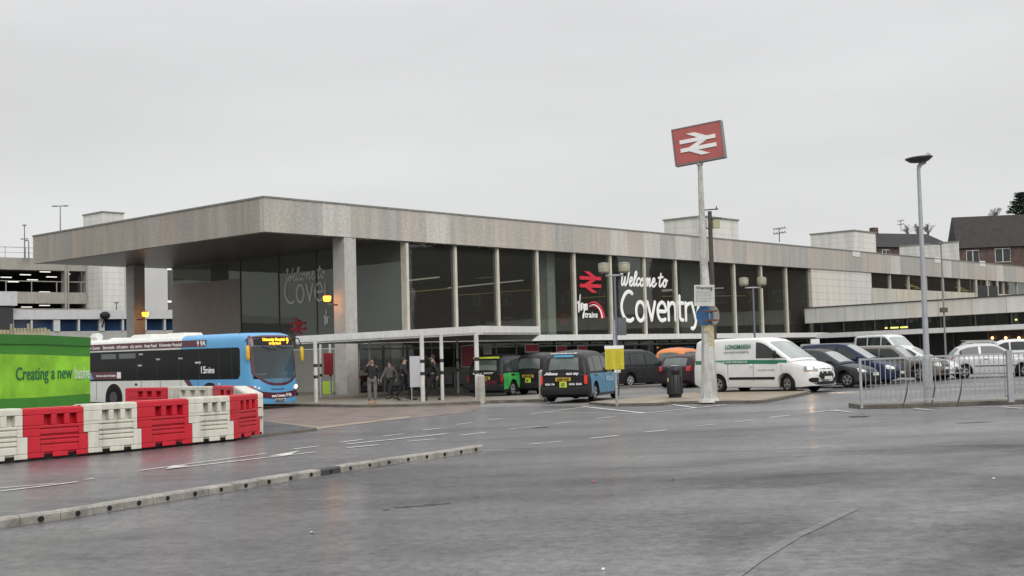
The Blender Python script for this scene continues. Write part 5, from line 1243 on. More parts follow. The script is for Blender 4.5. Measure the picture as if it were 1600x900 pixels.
    # wheels
    for a in ax:
        for sgn_ in (-1, 1):
            w = plan_w(a)-.02; st = S.get('steer', 0) if a > 0 else 0
            wh = bpy.data.objects.new('tmp', None)
            tb = MB().tube([(0, -.10, 0), (0, -.095, 0), (0, 0, 0), (0, .095, 0), (0, .10, 0)], [r*.6, r*.93, r, r*.93, r*.6], 28)
            ty = tb.build('wheel', M_tyre, t, smooth=True, auto=50); ty.location = (a, sgn_*(w-.11), r); ty.rotation_euler = (0, 0, st)
            rm = MB().tube([(0, sgn_*.085, 0), (0, sgn_*.104, 0)], [r*.62, r*.60], 20)
            rim_o = rm.build('rim', S.get('rimm', M_rim), ty, smooth=True)
            mb = MB()
            for q in range(S.get('spokes', 5)):
                an = 2*math.pi*q/S.get('spokes', 5)+.3; c_, s_ = math.cos(an), math.sin(an)
                mb.add([(c_*r*.2-s_*.03, sgn_*.106, s_*r*.2+c_*.03), (c_*r*.52-s_*.045, sgn_*.106, s_*r*.52+c_*.045), (c_*r*.52+s_*.045, sgn_*.106, s_*r*.52-c_*.045), (c_*r*.2+s_*.03, sgn_*.106, s_*r*.2-c_*.03)], [(0, 1, 2, 3)])
            mb.build('rim_slot', M_trim, ty, fix=False)
    MB().box(L0+.3, L1-.4, -W2*.8, W2*.8, cl-.02, min(.55, interp(deck, 0)-.2)).build('underbody', M_under, t)
    # bumpers, lamps, plates, mirrors
    def surf_x(y, z, sg):
        x = L1 if sg > 0 else L0
        y = min(abs(y), plan_w(L1-.42)*.95 if sg > 0 else plan_w(L0+.16)*.95)
        for _ in range(170):
            low_ok = interp(deck, x) >= z and plan_w(x)*.985 >= abs(y)
            cab_ok = c0 <= x <= c1 and interp(roof, x) >= z and side(x, z) >= abs(y)
            if low_ok or cab_ok: return x
            x -= sg*.01
            if abs(x-(L1 if sg > 0 else L0)) > .5: y *= .92; x = L1 if sg > 0 else L0
        return x
    def patch(nm, sg, y, z, w, h, m):
        rows = []; nz_, ny = 5, 9
        for j in range(nz_+1):
            zz = z-h/2+h*j/nz_; r_ = []
            # rounded corners on lamps, square on plates
            k_ = 1 if 'plate' in nm else 1-.18*abs(2*j/nz_-1)**3
            for i in range(ny+1):
                yy = y+w*k_*(i/ny-.5); lim_ = plan_w(L1-.42)*.955 if sg > 0 else plan_w(L0+.16)*.955; q = max(-lim_, min(lim_, yy)); xs0 = surf_x(q, zz, sg); r_.append(Vector(D(xs0, max(-plan_w(xs0)*.99, min(plan_w(xs0)*.99, q)), zz))+Vector((sg*.014, (.014 if yy > 0 else -.014) if abs(yy) > W2*.6 else 0, .003)))
            rows.append(r_)
        if 'plate' in nm:   # plates stay flat
            c_ = rows[len(rows)//2][len(rows[0])//2]; xm_ = max(sg*p.x for r_ in rows for p in r_)*sg+sg*.012
            return MB().box(xm_-sg*.03, xm_, y-w/2, y+w/2, z-h/2, z+h/2).build(nm, m, t)
        return MB().grid(rows).build(nm, m, t, smooth=True)
    for (nm, x, y, z, w, h, m, yaw, both) in S['bits']:
        for sgn_ in ((-1, 1) if both else (1,)):
            mm = m
            if lit and nm in lit: mm = lit[nm] if not isinstance(lit[nm], tuple) else (lit[nm][0] if sgn_ == lit[nm][1] else m)
            patch(nm, 1 if x > 0 else -1, y*sgn_, z, w, h, mm)
    mx, mz = S['mirror']
    for sgn_ in (-1, 1):
        y = side(mx, mz); MB().tube([(mx, sgn_*(y-.02), mz-.03), (mx+.01, sgn_*(y+.08), mz)], .025, 6).ball((mx-.01, sgn_*(y+.16), mz+.03), (.07, .10, S.get('mh', .085)), 10, 6).build('mirror', S.get('mm', paint), t, smooth=True)
    for hx in S.get('handles', ()):
        for sgn_ in (-1, 1):
            y = wbelt(hx)*1.02; o = MB().box(-.08, .08, -.012, .012, -.016, .016).build('door_handle', S.get('hm', M_trim), t); o.location = (hx, sgn_*y, interp(deck, hx)-.13)
    # door gaps
    for gx in S.get('gaps', ()):
        for sgn_ in (-1, 1):
            mb = MB()
            zt = interp(deck, gx); zb = max(cl+.1, arch(gx)+.02); h = zt-arch(gx)
            pts_ = [(plan_w(gx)*1.0+.003, zb+.08), (plan_w(gx)*1.001+.003, zb+(zt-zb)*.5), (plan_w(gx)*.985+.004, zt-.1)]
            for (ya, za), (yb, zb2) in zip(pts_[:-1], pts_[1:]):
                mb.add([D(gx-.006, sgn_*ya, za), D(gx+.006, sgn_*ya, za), D(gx+.006, sgn_*yb, zb2), D(gx-.006, sgn_*yb, zb2)], [(0, 1, 2, 3)])
            mb.build('door_gap', M_ink, t, fix=False)
    if S.get('sill_trim'):
        for sgn_ in (-1, 1):
            (xa, xb, z0, z1) = S['sill_trim']; o = MB().box(xa, xb, -.015, .015, z0, z1).build('side_moulding', S.get('stm', M_trim), t, bevel=.005); o.location = (0, sgn_*(W2+.004), 0)
    if S.get('bump'):
        for (x0, x1, z0, z1, kx) in S['bump']:
            rows = []
            n = 16
            yy = [(-1+2*i/n) for i in range(n+1)]
            sgn_ = 1 if x1 > 0 else -1; X = L1 if sgn_ > 0 else L0; 
            pth = []
            for q in yy:
                y = q*plan_w(X)*1.0; px_, py_, _ = D(X, y, 0); pth.append((px_+sgn_*kx, y))
            a_s = [(x0 if sgn_ > 0 else x1)]
            wl_ = plan_w(x0 if sgn_ > 0 else x1)+kx; xs_ = D(x0 if sgn_ > 0 else x1, wl_, 0)[0]
            pth = [(xs_, -wl_)]+pth+[(xs_, wl_)]
            mb = MB(); mb.grid([[(p[0]-sgn_*.02, p[1], z1+.012) for p in pth], [(p[0], p[1], z1-.02) for p in pth], [(p[0]+sgn_*.012, p[1], (z0+z1)/2) for p in pth], [(p[0], p[1], z0+.02) for p in pth], [(p[0]-sgn_*.04, p[1]*.98, z0) for p in pth]])
            mb.build('bumper', S.get('bumpm', M_trim), t, smooth=True, fix=False)
    t['W2'] = W2
    return t, dict(D=D, side=side, plan=plan_w, L0=L0, L1=L1, wbelt=wbelt)
def paintm(name, col, rough=.34, coat=.12, dirt=.05, var=.06, metal=0):
    return mat(name, col, rough, metal, var, 1.5, coat=coat if sum(col) > .3 else 0, dirt=dirt, spec=.5 if sum(col) > .3 else .22)
def put(t, px, py, ang, lx, ly, h=0):
    """stand a vehicle so that its local wheel point (lx, ly) touches the ground seen at this place of the forecourt"""
    c = gp(px, py, h); a = ang; ox = lx*math.cos(a)-ly*math.sin(a); oy = lx*math.sin(a)+ly*math.cos(a)
    t.location = (c.x-ox, c.y-oy, G(c.x, c.y)+h); t.rotation_euler = (0, 0, a)
    del_ = t.pop('W2', None)
def side_text(t, info, s, xa, xb, z, size, m, sgn_=-1, bold=0, shear=0, off=.012, tilt=None):
    """words along the flank; sgn -1 is the right-hand side, read towards the nose"""
    y = info['side']((xa+xb)/2, z) if z > 1.2 else info['plan']((xa+xb)/2)
    if tilt is None: tilt = 0
    o = text('lettering', s, size, m, t, (xa, sgn_*(y+off), z), (math.pi/2+tilt*(1 if sgn_ < 0 else 1), 0, 0 if sgn_ < 0 else math.pi), width=abs(xb-xa), bold=bold, shear=shear); return o

TAXI = dict(W=1.78, wb=2.886, fo=.72, ro=.97, r=.33, clear=.20,
    deck=[(-2.41, .95), (-2.36, 1.02), (-1.6, 1.04), (.55, 1.04), (.80, 1.03), (1.2, 1.0), (1.7, .95), (2.0, .86), (2.12, .74), (2.165, .62)],
    roof=[(-2.39, .98), (-2.29, 1.30), (-2.17, 1.56), (-2.0, 1.69), (-1.7, 1.76), (-.9, 1.79), (-.1, 1.77), (.2, 1.70), (.35, 1.62), (.95, 1.06), (1.0, 1.02)],
    side_win=[(-2.0, -1.42, 1.08, 'quarter_window'), (-1.36, -.42, 1.08), (-.34, .62, 1.08)], ws=((.97, 1.03), (.33, 1.68)), rw=((-2.37, 1.03), (-2.16, 1.58)), rws=(.14, .92), tum=.17, tum2=.12, rc=.16, crown=.05,
    mirror=(.52, 1.10), handles=(-1.2, .0), gaps=(-1.4, -.38, .75), mh=.11, mm=M_trim, nose=.6, tail=.35, pf=.18, pr=.07, bowf=.22, bowr=.05, spokes=6, rimm=M_hub,
    bump=[(-1.9, -2.4, .28, .55, .03), (1.9, 2.16, .26, .50, .03)], wt=.18,
    bits=[('headlight', 2.10, .62, .72, .24, .22, M_lamp, -.25, True), ('grille', 2.15, 0, .66, .62, .24, M_hub, 0, False), ('tail_light', -2.42, .80, .80, .12, .30, M_red, .15, True),
          ('number_plate', -2.43, 0, .82, .54, .12, M_ye, 0, False), ('licence_plate', -2.435, -.0, .64, .26, .20, M_lime, 0, False), ('number_plate', 2.19, 0, .42, .52, .11, M_wp, 0, False), ('high_brake_light', -2.32, 0, 1.115, .26, .06, M_red, 0, False)])
P_blk = paintm('paint_black', (.020, .020, .022)); P_blk2 = paintm('paint_black_cab', (.016, .016, .018), dirt=.08)
P_char = paintm('paint_charcoal', (.035, .036, .040)); P_navy = paintm('paint_navy', (.014, .022, .06)); P_sil = paintm('paint_silver', (.42, .425, .43), .3, metal=.35)
P_wht = paintm('paint_white', (.60, .60, .60), .35, dirt=.10); P_vanw = paintm('paint_van_white', (.68, .68, .67), .35, dirt=.08); P_gry = paintm('paint_grey', (.22, .215, .205), .3, metal=.3)
P_org = paintm('paint_orange', (.60, .17, .02))
def back_text(t, s, x, y, z, w, size, m, bold=.003, shear=0): return text('lettering', s, size, m, t, (x, y, z), (math.pi/2, 0, -math.pi/2), width=w, bold=bold, shear=shear)
def taxi_writing(t, plate=True):
    back_text(t, 'KX04 VCB', -2.462, .22, .785, .44, .11, M_ink)
    back_text(t, '27', -2.466, .07, .585, .13, .15, M_ink)
# nearest cab: black tail, pale blue advertising flank
def flank_panel(t, info, xa, xb, z0, z1, m, nm='flank_panel', sides=(-1, 1), off=.006):
    for sgn_ in sides:
        rows = []
        n = 26
        for i in range(n+1):
            x = xa+(xb-xa)*i/n; lo = z0
            for a in (-1.443, 1.443):
                q = (.42)**2-(x-a)**2
                if q > 0: lo = max(lo, .33+math.sqrt(q))
            lo = min(lo, z1-.01)
            w = info['plan'](x); r_ = []
            for f in (0, .25, .5, .75, 1):
                z = lo+(z1-lo)*f; h = interp(TAXI['deck'], x)-.25; fr_ = (z-.25)/h
                y = w*(1.002 if fr_ < .55 else 1.002-.02*(fr_-.55)/.3 if fr_ < .85 else .982-.03*(fr_-.85)/.12)
                r_.append(info['D'](x, sgn_*(y+off+.006), z))
            rows.append(r_)
        MB().grid(rows).build(nm, m, t, smooth=True)
t, I = vehicle('taxi', 'black taxi with lit tail lamps, white rear lettering and pale blue advert on its flank', 'taxi', TAXI, P_blk, 'black cabs at the station', lit={'tail_light': M_redlit})
M_adv = mat('advert_blue', (.07, .21, .33), .35, var=.25, scale=3)
flank_panel(t, I, -2.05, 1.9, .30, 1.0, M_adv)
MB().box(-2.465, -2.45, -.62, .62, 1.66, 1.70) 
back_text(t, 'Allens', -2.452, .66, .975, .50, .13, M_letter, .006, .2); back_text(t, 'taxi city', -2.452, -.12, .975, .46, .12, M_letter, .005, .2)
back_text(t, '024 76', -2.462, .64, .62, .34, .09, M_letter); back_text(t, '555 555', -2.462, -.22, .62, .46, .09, M_letter)
o = back_text(t, 'www.taxis.co.uk', -2.20, .50, 1.70, 1.0, .07, M_letter)
MB().box(-2.255, -2.235, -.34, .36, 1.585, 1.655).build('roof_sticker', mat('sticker_blue', (.10, .40, .62), .4), t)
side_text(t, I, 'local', -.2, .75, .70, .34, mat('advert_pale', (.30, .45, .52), .5), -1, .01, off=.022)
taxi_writing(t)
put(t, 928, 627.5, math.radians(70), -1.443, -.8)
T_allen = t
# green cab
t, I = vehicle('taxi', 'black taxi with green flank and yellow strip over the rear window, behind the bollard', 'taxi', TAXI, P_blk2, 'black cabs at the station')
flank_panel(t, I, -2.33, 1.9, .34, 1.02, mat('advert_green', (.04, .32, .07), .35, var=.35, scale=2.5))
MB().box(-2.215, -2.19, -.62, .62, 1.64, 1.72).build('roof_strip', M_lime, t)
back_text(t, 'Cars 7777', -2.45, .55, .985, 1.0, .10, M_letter, .003, .2); taxi_writing(t)
MB().box(-2.45, -2.44, -.62, -.02, .55, .72).build('rear_sticker', mat('sticker_red', (.07, .008, .012), .4), t)
put(t, 800, 619.5, math.radians(63), -1.443, -.8)
# plain black cab behind it
def cab(px, py, ang, lx, ly, lab, paint=P_blk2):
    c = copy_tree(T_blank); c['label'] = lab; put(c, px, py, ang, lx, ly)
    for ch in c.children:
        if ch.name.startswith('body') and paint is not P_blk2:
            ch.data = ch.data.copy(); ch.data.materials[0] = paint
    return c
T_blank, I = vehicle('taxi', 'plain black taxi waiting between the green-sided cab and the blue-sided cab', 'taxi', TAXI, P_blk2, 'black cabs at the station')
taxi_writing(T_blank)
c2 = cab(984, 605.5, math.radians(38), -1.443, -.8, 'plain black taxi seen from its side behind the yellow notice')
MBo = cab(1078, 599, math.radians(62), -1.443, -.8, 'orange roofed taxi with a blue patch behind the dark hatchback', P_org)
o = MB().box(-.9, .2, -.5, .5, 1.838, 1.85).build('roof_patch', mat('patch_blue', (.08, .18, .45), .4), MBo)
put(T_blank, 868, 616, math.radians(60), -1.443, -.8)

HATCH = dict(W=1.72, wb=2.58, fo=.80, ro=.66, r=.305, clear=.19,
    deck=[(-1.95, .78), (-1.90, .92), (-1.5, .95), (.5, .93), (.85, .92), (1.3, .86), (1.75, .76), (1.98, .66), (2.09, .52)],
    roof=[(-1.93, .86), (-1.80, 1.08), (-1.55, 1.36), (-1.35, 1.43), (-.8, 1.47), (-.2, 1.475), (.1, 1.44), (.3, 1.36), (1.05, .95), (1.1, .92)],
    side_win=[(-1.45, -.98, 1.0, 'quarter_window'), (-.92, -.28, .99), (-.20, .78, .98)], ws=((1.07, .94), (.28, 1.37)), rw=((-1.92, .88), (-1.55, 1.36)), rws=(.12, .88), tum=.30, tum2=.12,
    mirror=(.62, 1.0), handles=(-.85, .0), gaps=(-.95, -.24, .82), nose=.7, tail=.45, pf=.24, pr=.14, bowf=.28, bowr=.10, wt=.085,
    bits=[('headlight', 1.90, .62, .66, .26, .15, M_lamp, -.55, True), ('grille', 2.08, 0, .40, .8, .14, M_trim, 0, False), ('tail_light', -1.93, .68, .86, .22, .22, M_red, .45, True),
          ('number_plate', -1.99, 0, .62, .52, .11, M_ye, 0, False), ('number_plate', 2.11, 0, .50, .52, .11, M_wp, 0, False), ('badge', 2.06, 0, .60, .12, .05, M_hub, 0, False)], mh=.075)
t, I = vehicle('hatchback', 'dark rounded hatchback seen from behind between the litter bin and the sign pole', 'car', HATCH, paintm('paint_aubergine', (.030, .018, .022)))
put(t, 1088, 605.5, math.radians(57), -1.29, -.78)
t, I = vehicle('hatchback', 'small dark hatchback with a pale headlight, right behind the white van nose', 'car', HATCH, P_char)
put(t, 1325, 606, math.radians(-38), 1.29, -.78)

MPV = dict(W=1.80, wb=2.70, fo=.88, ro=.74, r=.32, clear=.18,
    deck=[(-2.09, .85), (-2.05, 1.0), (-1.6, 1.03), (.6, 1.0), (.95, .98), (1.4, .92), (1.85, .82), (2.12, .70), (2.23, .55)],
    roof=[(-2.08, .92), (-1.98, 1.25), (-1.88, 1.5), (-1.65, 1.62), (-.9, 1.665), (-.2, 1.66), (.15, 1.61), (1.2, 1.02), (1.26, .98)],
    side_win=[(-1.85, -1.12, 1.07, 'quarter_window'), (-1.05, -.22, 1.06), (-.14, .72, 1.05)], ws=((1.22, 1.0), (.14, 1.62)), rw=((-2.07, .95), (-1.9, 1.48)), rws=(.15, .9), tum=.22, tum2=.07,
    mirror=(.78, 1.07), handles=(-.95, .0), gaps=(-1.08, -.18, .86), nose=.7, tail=.4, pf=.22, pr=.10, bowf=.28, bowr=.08, wt=.10,
    bits=[('headlight', 2.02, .64, .68, .32, .17, M_lamp, -.5, True), ('grille', 2.22, 0, .60, .7, .14, M_trim, 0, False), ('grille', 2.23, 0, .36, 1.0, .14, M_trim, 0, False), ('tail_light', -2.07, .76, 1.0, .16, .42, M_red, .4, True),
          ('number_plate', 2.26, 0, .46, .52, .11, M_wp, 0, False), ('number_plate', -2.13, 0, .75, .52, .11, M_ye, 0, False), ('badge', 2.24, 0, .64, .22, .09, M_hub, 0, False)])
t, I = vehicle('people_carrier', 'dark navy people carrier with a big sloping windscreen, nose behind the railing end', 'car', MPV, P_navy)
MB().box(-1.7, .1, .62, .66, 1.665, 1.70).box(-1.7, .1, -.66, -.62, 1.665, 1.70).build('roof_rail', M_hub, t)
MB().tube([(-1.5, 0, 1.66), (-1.75, 0, 1.9)], .012, 5).build('aerial', M_trim, t)
put(t, 1367, 600.5, math.radians(-33), 1.35, -.80)
t, I = vehicle('people_carrier', 'white people carrier behind the navy one, only its roof and windscreen top showing', 'car', MPV, P_wht)
put(t, 1372, 590, math.radians(-36), 1.35, .80)
SUV = dict(MPV); SUV.update(W=1.96, wb=2.75, fo=.86, ro=.95, r=.37, clear=.24,
    deck=[(-2.3, .95), (-2.25, 1.08), (.65, 1.08), (.8, 1.08), (1.9, 1.04), (2.14, .96), (2.22, .75), (2.235, .55)],
    roof=[(-2.26, 1.1), (-2.15, 1.45), (-2.05, 1.70), (-1.9, 1.76), (-.9, 1.78), (.1, 1.77), (.25, 1.72), (.92, 1.10), (.96, 1.06)],
    side_win=[(-2.0, -1.25, 1.14, 'quarter_window'), (-1.18, -.36, 1.14), (-.28, .58, 1.14)], ws=((.94, 1.09), (.24, 1.72)), rw=((-2.25, 1.12), (-2.06, 1.68)), tum=.13, pf=.10, pr=.06, bowf=.12, gaps=(-1.2, -.32, .72), mirror=(.66, 1.14),
    bits=[('headlight', 2.16, .72, .82, .36, .20, M_lamp, -.2, True), ('grille', 2.24, 0, .84, 1.0, .20, M_trim, 0, False), ('grille', 2.26, 0, .48, 1.2, .14, M_trim, 0, False), ('tail_light', -2.3, .86, .95, .14, .40, M_red, .3, True), ('number_plate', 2.28, 0, .62, .52, .11, M_wp, 0, False), ('number_plate', -2.34, 0, .7, .52, .11, M_ye, 0, False)])
for k_ in ('deck', 'roof'): SUV[k_] = [(a, b*.84) for a, b in SUV[k_]]
SUV['side_win'] = [(a, b, z*.84, *r_) for a, b, z, *r_ in SUV['side_win']]; SUV['ws'] = tuple((a, b*.84) for a, b in SUV['ws']); SUV['rw'] = tuple((a, b*.84) for a, b in SUV['rw']); SUV['r'] = .33; SUV['W'] = 1.8; SUV['clear'] = .18; SUV['mirror'] = (.66, .98)
SUV['bits'] = [(n_, x, y*.92, z*.84, w, h*.84, m, a, b) for n_, x, y, z, w, h, m, a, b in SUV['bits']]
t, I = vehicle('off_roader', 'boxy brown-grey off-roader with a flat roof, left of the street lamp behind the railing', 'car', SUV, paintm('paint_taupe', (.15, .135, .12), .35, metal=.2))
put(t, 1437, 596, math.radians(-36), 1.37, -.88)
WH = dict(HATCH); t, I = vehicle('hatchback', 'white hatchback with dark side windows directly right of the street lamp', 'car', WH, P_wht)
put(t, 1462, 594, math.radians(-32), 1.29, -.78)
# silver three-door nearest on the right
C3 = dict(HATCH); C3.update(W=1.65, wb=2.49, fo=.78, ro=.55, r=.29,
    deck=[(-1.79, .74), (-1.75, .90), (-1.4, .95), (.5, .93), (.8, .92), (1.25, .84), (1.7, .72), (1.93, .60), (2.02, .48)],
    roof=[(-1.77, .86), (-1.62, 1.08), (-1.38, 1.30), (-1.05, 1.40), (-.6, 1.44), (-.1, 1.44), (.15, 1.40), (1.0, .95), (1.05, .92)],
    side_win=[(-1.46, -.62, .98, 'quarter_window'), (-.52, .78, .98)], ws=((1.02, .94), (.14, 1.405)), rw=((-1.76, .88), (-1.38, 1.30)), handles=(-.35,), gaps=(-.57, .82), spokes=5,
    sill_trim=(-.80, .85, .50, .54), stm=M_trim,
    bits=[('headlight', 1.84, .60, .60, .26, .16, M_lamp, -.5, True), ('grille', 2.0, 0, .4, .8, .12, M_trim, 0, False), ('tail_light', -1.70, .64, .86, .12, .20, M_red, .7, True), ('number_plate', -1.85, 0, .6, .52, .11, M_ye, 0, False), ('number_plate', 2.03, 0, .42, .52, .11, M_wp, 0, False)])
t, I = vehicle('hatchback', 'silver three-door hatchback side on behind the thick railing post', 'car', C3, paintm('paint_silver_light', (.50, .50, .51), .3, metal=.2))
put(t, 1507, 591.5, math.radians(-9), -1.245, -.75)
EST = dict(MPV); EST.update(roof=[(-2.08, .92), (-1.85, 1.2), (-1.6, 1.42), (-1.3, 1.53), (-.7, 1.56), (-.2, 1.55), (.1, 1.5), (1.05, 1.0), (1.1, .98)], side_win=[(-1.7, -1.1, 1.05, 'quarter_window'), (-1.02, -.22, 1.05), (-.14, .62, 1.05)], ws=((1.06, 1.0), (.1, 1.5)), rw=((-2.07, .95), (-1.6, 1.42)))
t, I = vehicle('estate_car', 'dark car with a silver roof rail and red tail lamp behind the silver three-door', 'car', EST, P_gry)
MB().box(-1.6, .0, .60, .63, 1.57, 1.6).box(-1.6, .0, -.63, -.60, 1.57, 1.6).build('roof_rail', M_hub, t)
put(t, 1515, 577, math.radians(-14), -1.35, -.80)
t, I = vehicle('estate_car', 'white car at the right edge, its nose beyond the silver three-door', 'car', EST, P_wht)
put(t, 1570, 580, math.radians(-12), -1.35, -.80)

# white van
VAN = dict(W=1.99, wb=2.93, fo=1.05, ro=1.04, r=.335, clear=.22,
    deck=[(-2.50, 1.1), (-2.47, 1.22), (.5, 1.22), (1.22, 1.19), (1.5, 1.16), (2.05, 1.05), (2.34, .96), (2.46, .84), (2.515, .62)],
    roof=[(-2.495, 1.1), (-2.46, 1.55), (-2.41, 1.90), (-2.3, 1.955), (-1, 1.985), (.2, 1.98), (.42, 1.94), (.62, 1.85), (1.66, 1.20), (1.72, 1.14)],
    side_win=[(.18, 1.50, 1.26, 'door_window')], ws=((1.68, 1.19), (.62, 1.86)), wss=(.05, .95), rw=None, tum=.075, tum2=.05,
    mirror=(1.05, 1.36), mh=.15, mm=M_trim, handles=(), gaps=(.08, 1.30, -1.0), nose=.6, tail=.25, pf=.13, pr=.03, bowf=.24, bowr=.03, wt=.13, spokes=5, steer=math.radians(-26),
    sill_trim=(-.95, .95, .50, .59),
    bits=[('headlight', 2.24, .74, .86, .46, .20, mat('lens_grey', (.30, .31, .32), .15, spec=.8), -.55, True), ('upper_grille', 2.43, 0, .86, .80, .075, M_trim, 0, False), ('grille', 2.475, 0, .63, .98, .24, M_trim, 0, False), ('lower_grille', 2.47, 0, .345, 1.3, .10, M_trim, 0, False),
          ('fog_recess', 2.33, .72, .46, .34, .16, M_trim, -.5, True), ('number_plate', 2.51, 0, .52, .52, .11, M_wp, 0, False), ('tail_light', -2.5, .93, 1.0, .1, .55, M_red, .2, True), ('bonnet_vent', 2.0, 0, 1.02, .5, .02, M_trim, 0, False)])
t, I = vehicle('panel_van', 'white panel van with a green stripe and lit headlamp turning out beside the sign pole', 'van', VAN, P_vanw, lit={})
M_grn = mat('stripe_green', (.015, .16, .085), .4)
D_ = I['D']
rows = []
for sgn_ in (-1, 1):
    rows = []
    for i in range(30):
        x = -2.44+(1.55+2.44)*i/29; zc = 1.14-.02*max(0, x)
        rows.append([D_(x, sgn_*(I['plan'](x)*f+.008), zc+dz) for dz, f in ((-.07, .978), (0, .972), (.07, .963))])
    MB().grid(rows).build('side_stripe', M_grn, t, smooth=True)
side_text(t, I, 'LONGMARSH', -1.12, -.04, 1.62, .23, M_grn, -1, .004, .15, off=.03, tilt=-.07)
side_text(t, I, 'CAR AND VAN RENTAL', -1.18, -.1, 1.47, .10, mat('ink_greyg', (.2, .26, .23), .6), -1, 0, off=.02, tilt=-.07)
side_text(t, I, 'LONGMARSH CAR AND VAN RENTAL', -2.0, -.15, 1.11, .085, M_letter, -1, 0, off=.02, tilt=-.05)
side_text(t, I, 'Tel 024 7600', .25, .95, .82, .06, MATS['ink_greyg'], -1, 0, off=.008)
o = MB().ball((0, 0, 0), (.03, .1, .05)).build('handle', P_vanw, t); o.location = (.02, -.985, 1.0)
c_ = D_(2.30, -.78, .86); MB().ball((c_[0]+.06, c_[1]-.02, .86), (.10, .11, .085)).build('lit_bulb', M_beam, t, smooth=True)
L = bpy.data.lights.new('headlamp_glow', 'SPOT'); L.energy = 600; L.color = (1, .78, .48); L.spot_size = math.radians(80); L.spot_blend = .8; L.shadow_soft_size = .1
o = bpy.data.objects.new('headlamp_glow', L); COL.objects.link(o); o.parent = t; o.location = (2.42, -.82, .80); o.rotation_euler = (math.radians(0), math.radians(-72), 0)
put(t, 1234, 614.5, math.radians(-42), 1.465, -.88, .0)
# distant white minibus with raised tail windscreen
MINI = dict(VAN); MINI.update(side_win=[(-2.2, -1.2, 1.2), (-1.1, .05, 1.2), (.18, 1.28, 1.14, 'door_window')], roof=[(a, b*1.1 if b > 1.3 else b) for a, b in VAN['roof']], ws=((1.68, 1.13), (.62, 2.04)), steer=0, sill_trim=None)
t, I = vehicle('minibus', 'white minibus far back under the wing canopy, its windscreen facing the car park', 'van', MINI, P_wht)
put(t, 1402, 573, math.radians(-60), 1.465, -.88)

# ================================================================== BUS
BA = math.radians(-38)
Fc = at(389, 600, 50.2); bh_ = Vector((math.cos(BA), math.sin(BA), 0)); bl = Vector((-bh_.y, bh_.x, 0))
# origin: centre of the front face on the ground
bo = Vector((Fc.x, Fc.y, 0))+bh_*.40+bl*1.20
bus = thing('bus', 'single-decker bus, pale blue front and white rear, with lit amber destination display', 'bus', (bo.x, bo.y, G(bo.x, bo.y)), BA)
biv = Matrix.Rotation(-BA, 4, 'Z') @ Matrix.Translation(-Vector((bo.x, bo.y, G(bo.x, bo.y))))
def bx(px, py, y=-1.25):
    d = ray(px, py); dl = biv.to_3x3() @ d; c = biv @ CAM; t = (y-c.y)/dl.y; p = c+dl*t; return p.x, p.z
M_bblue = paintm('bus_blue', (.10, .34, .60), dirt=.05); M_bwht = paintm('bus_white', (.66, .67, .62), dirt=.15); M_maroon = mat('bus_maroon', (.085, .010, .022), .35, coat=.4)
M_bglass = mat('bus_glass', (.007, .008, .008), .06, spec=.2, var=.3)
M_bwind = glass_mat('bus_windscreen', dark=.2, tint=(.8, .85, .82), body=(.2, .22, .21))
BL = 12.0
def xf(z): return -interp([(0, .06), (.3, .0), (.9, 0), (1.2, .02), (2.5, .17), (2.8, .25), (2.95, .36), (3.05, .62)], z)
def wz_(z): return interp([(0, 1.21), (.3, 1.25), (2.6, 1.25), (2.85, 1.22), (2.98, 1.12), (3.05, .95)], z)
def face(q, z, off=0):
    aq = min(1, abs(q)); sag = .62*(1-(1-aq**3.0)**(1/3.0)); w = wz_(z)
    p = Vector((xf(z)-sag, q*w, z)); nrm = Vector((1, (1 if q > 0 else -1)*aq**3*1.6, .08)).normalized(); return p+nrm*off
def busring(z, xr_):
    P = []
    for i in range(29):
        q = math.sin(math.pi/2*(-1+2*i/28)); P.append(face(q, z))
    return P
zs_ = [.22, .3, .6, .9, 1.2, 1.6, 2.0, 2.5, 2.65, 2.8, 2.9, 2.98, 3.05]
SPLIT = -4.6
def shell(x0, x1, m, name):   # a run of constant section along the bus, x0 rear
    mb = MB(); rows = []
    zz = zs_
    for x in (x0, x1):
        rows.append([(x, -wz_(z), z) for z in zz]+[(x, 0, 3.07)]+[(x, wz_(z), z) for z in zz[::-1]])
    mb.grid(rows); mb.f.append(tuple(range(len(rows[0])))); return mb
# front module: rings from the windscreen back to the split
rows = []
for z in zs_:
    r_ = [ (SPLIT, -wz_(z), z) ]+[(-1.15, -wz_(z), z)]+[tuple(p) for p in busring(z, 0)]+[(-1.15, wz_(z), z), (SPLIT, wz_(z), z)]
    rows.append(r_)
mb = MB(); mb.grid(rows)
# roof
k = len(mb.v)-len(rows[0]); mb.f.append(tuple(range(k, k+len(rows[0]))))
ro_ = mb
# open the windscreen: leave out faces of the shell behind the glass so the cab shows
def in_screen(p): return p[0] > -1.1 and 1.0 < p[2] < 2.55 and abs(p[1]) < 1.13
mb.f = [f for f in mb.f if len(f) != 4 or not all(in_screen((mb.v[i][0], mb.v[i][1]*.98, mb.v[i][2])) or False for i in f)]
mb.build('front_body', M_bblue, bus, smooth=True, auto=45)
shell(-BL, SPLIT-.003, M_bwht, 'rear').build('rear_body', M_bwht, bus, smooth=True, auto=40)
YS = -1.25
def side_quad(name, P, off, m):
    n = len(P); mb = MB().add([(x, YS-off, z) for x, z in P]+[(x, YS-off+.003, z) for x, z in P], [tuple(range(n)), tuple(range(n, 2*n))[::-1]]+[(i, (i+1) % n, n+(i+1) % n, n+i) for i in range(n)])
    return mb.build(name, m, bus)
side_quad('window_band', [(-11.6, 1.22), (-.98, 1.22), (-.86, 1.4), (-.86, 2.38), (-.95, 2.48), (-11.6, 2.50)], .006, M_bglass)
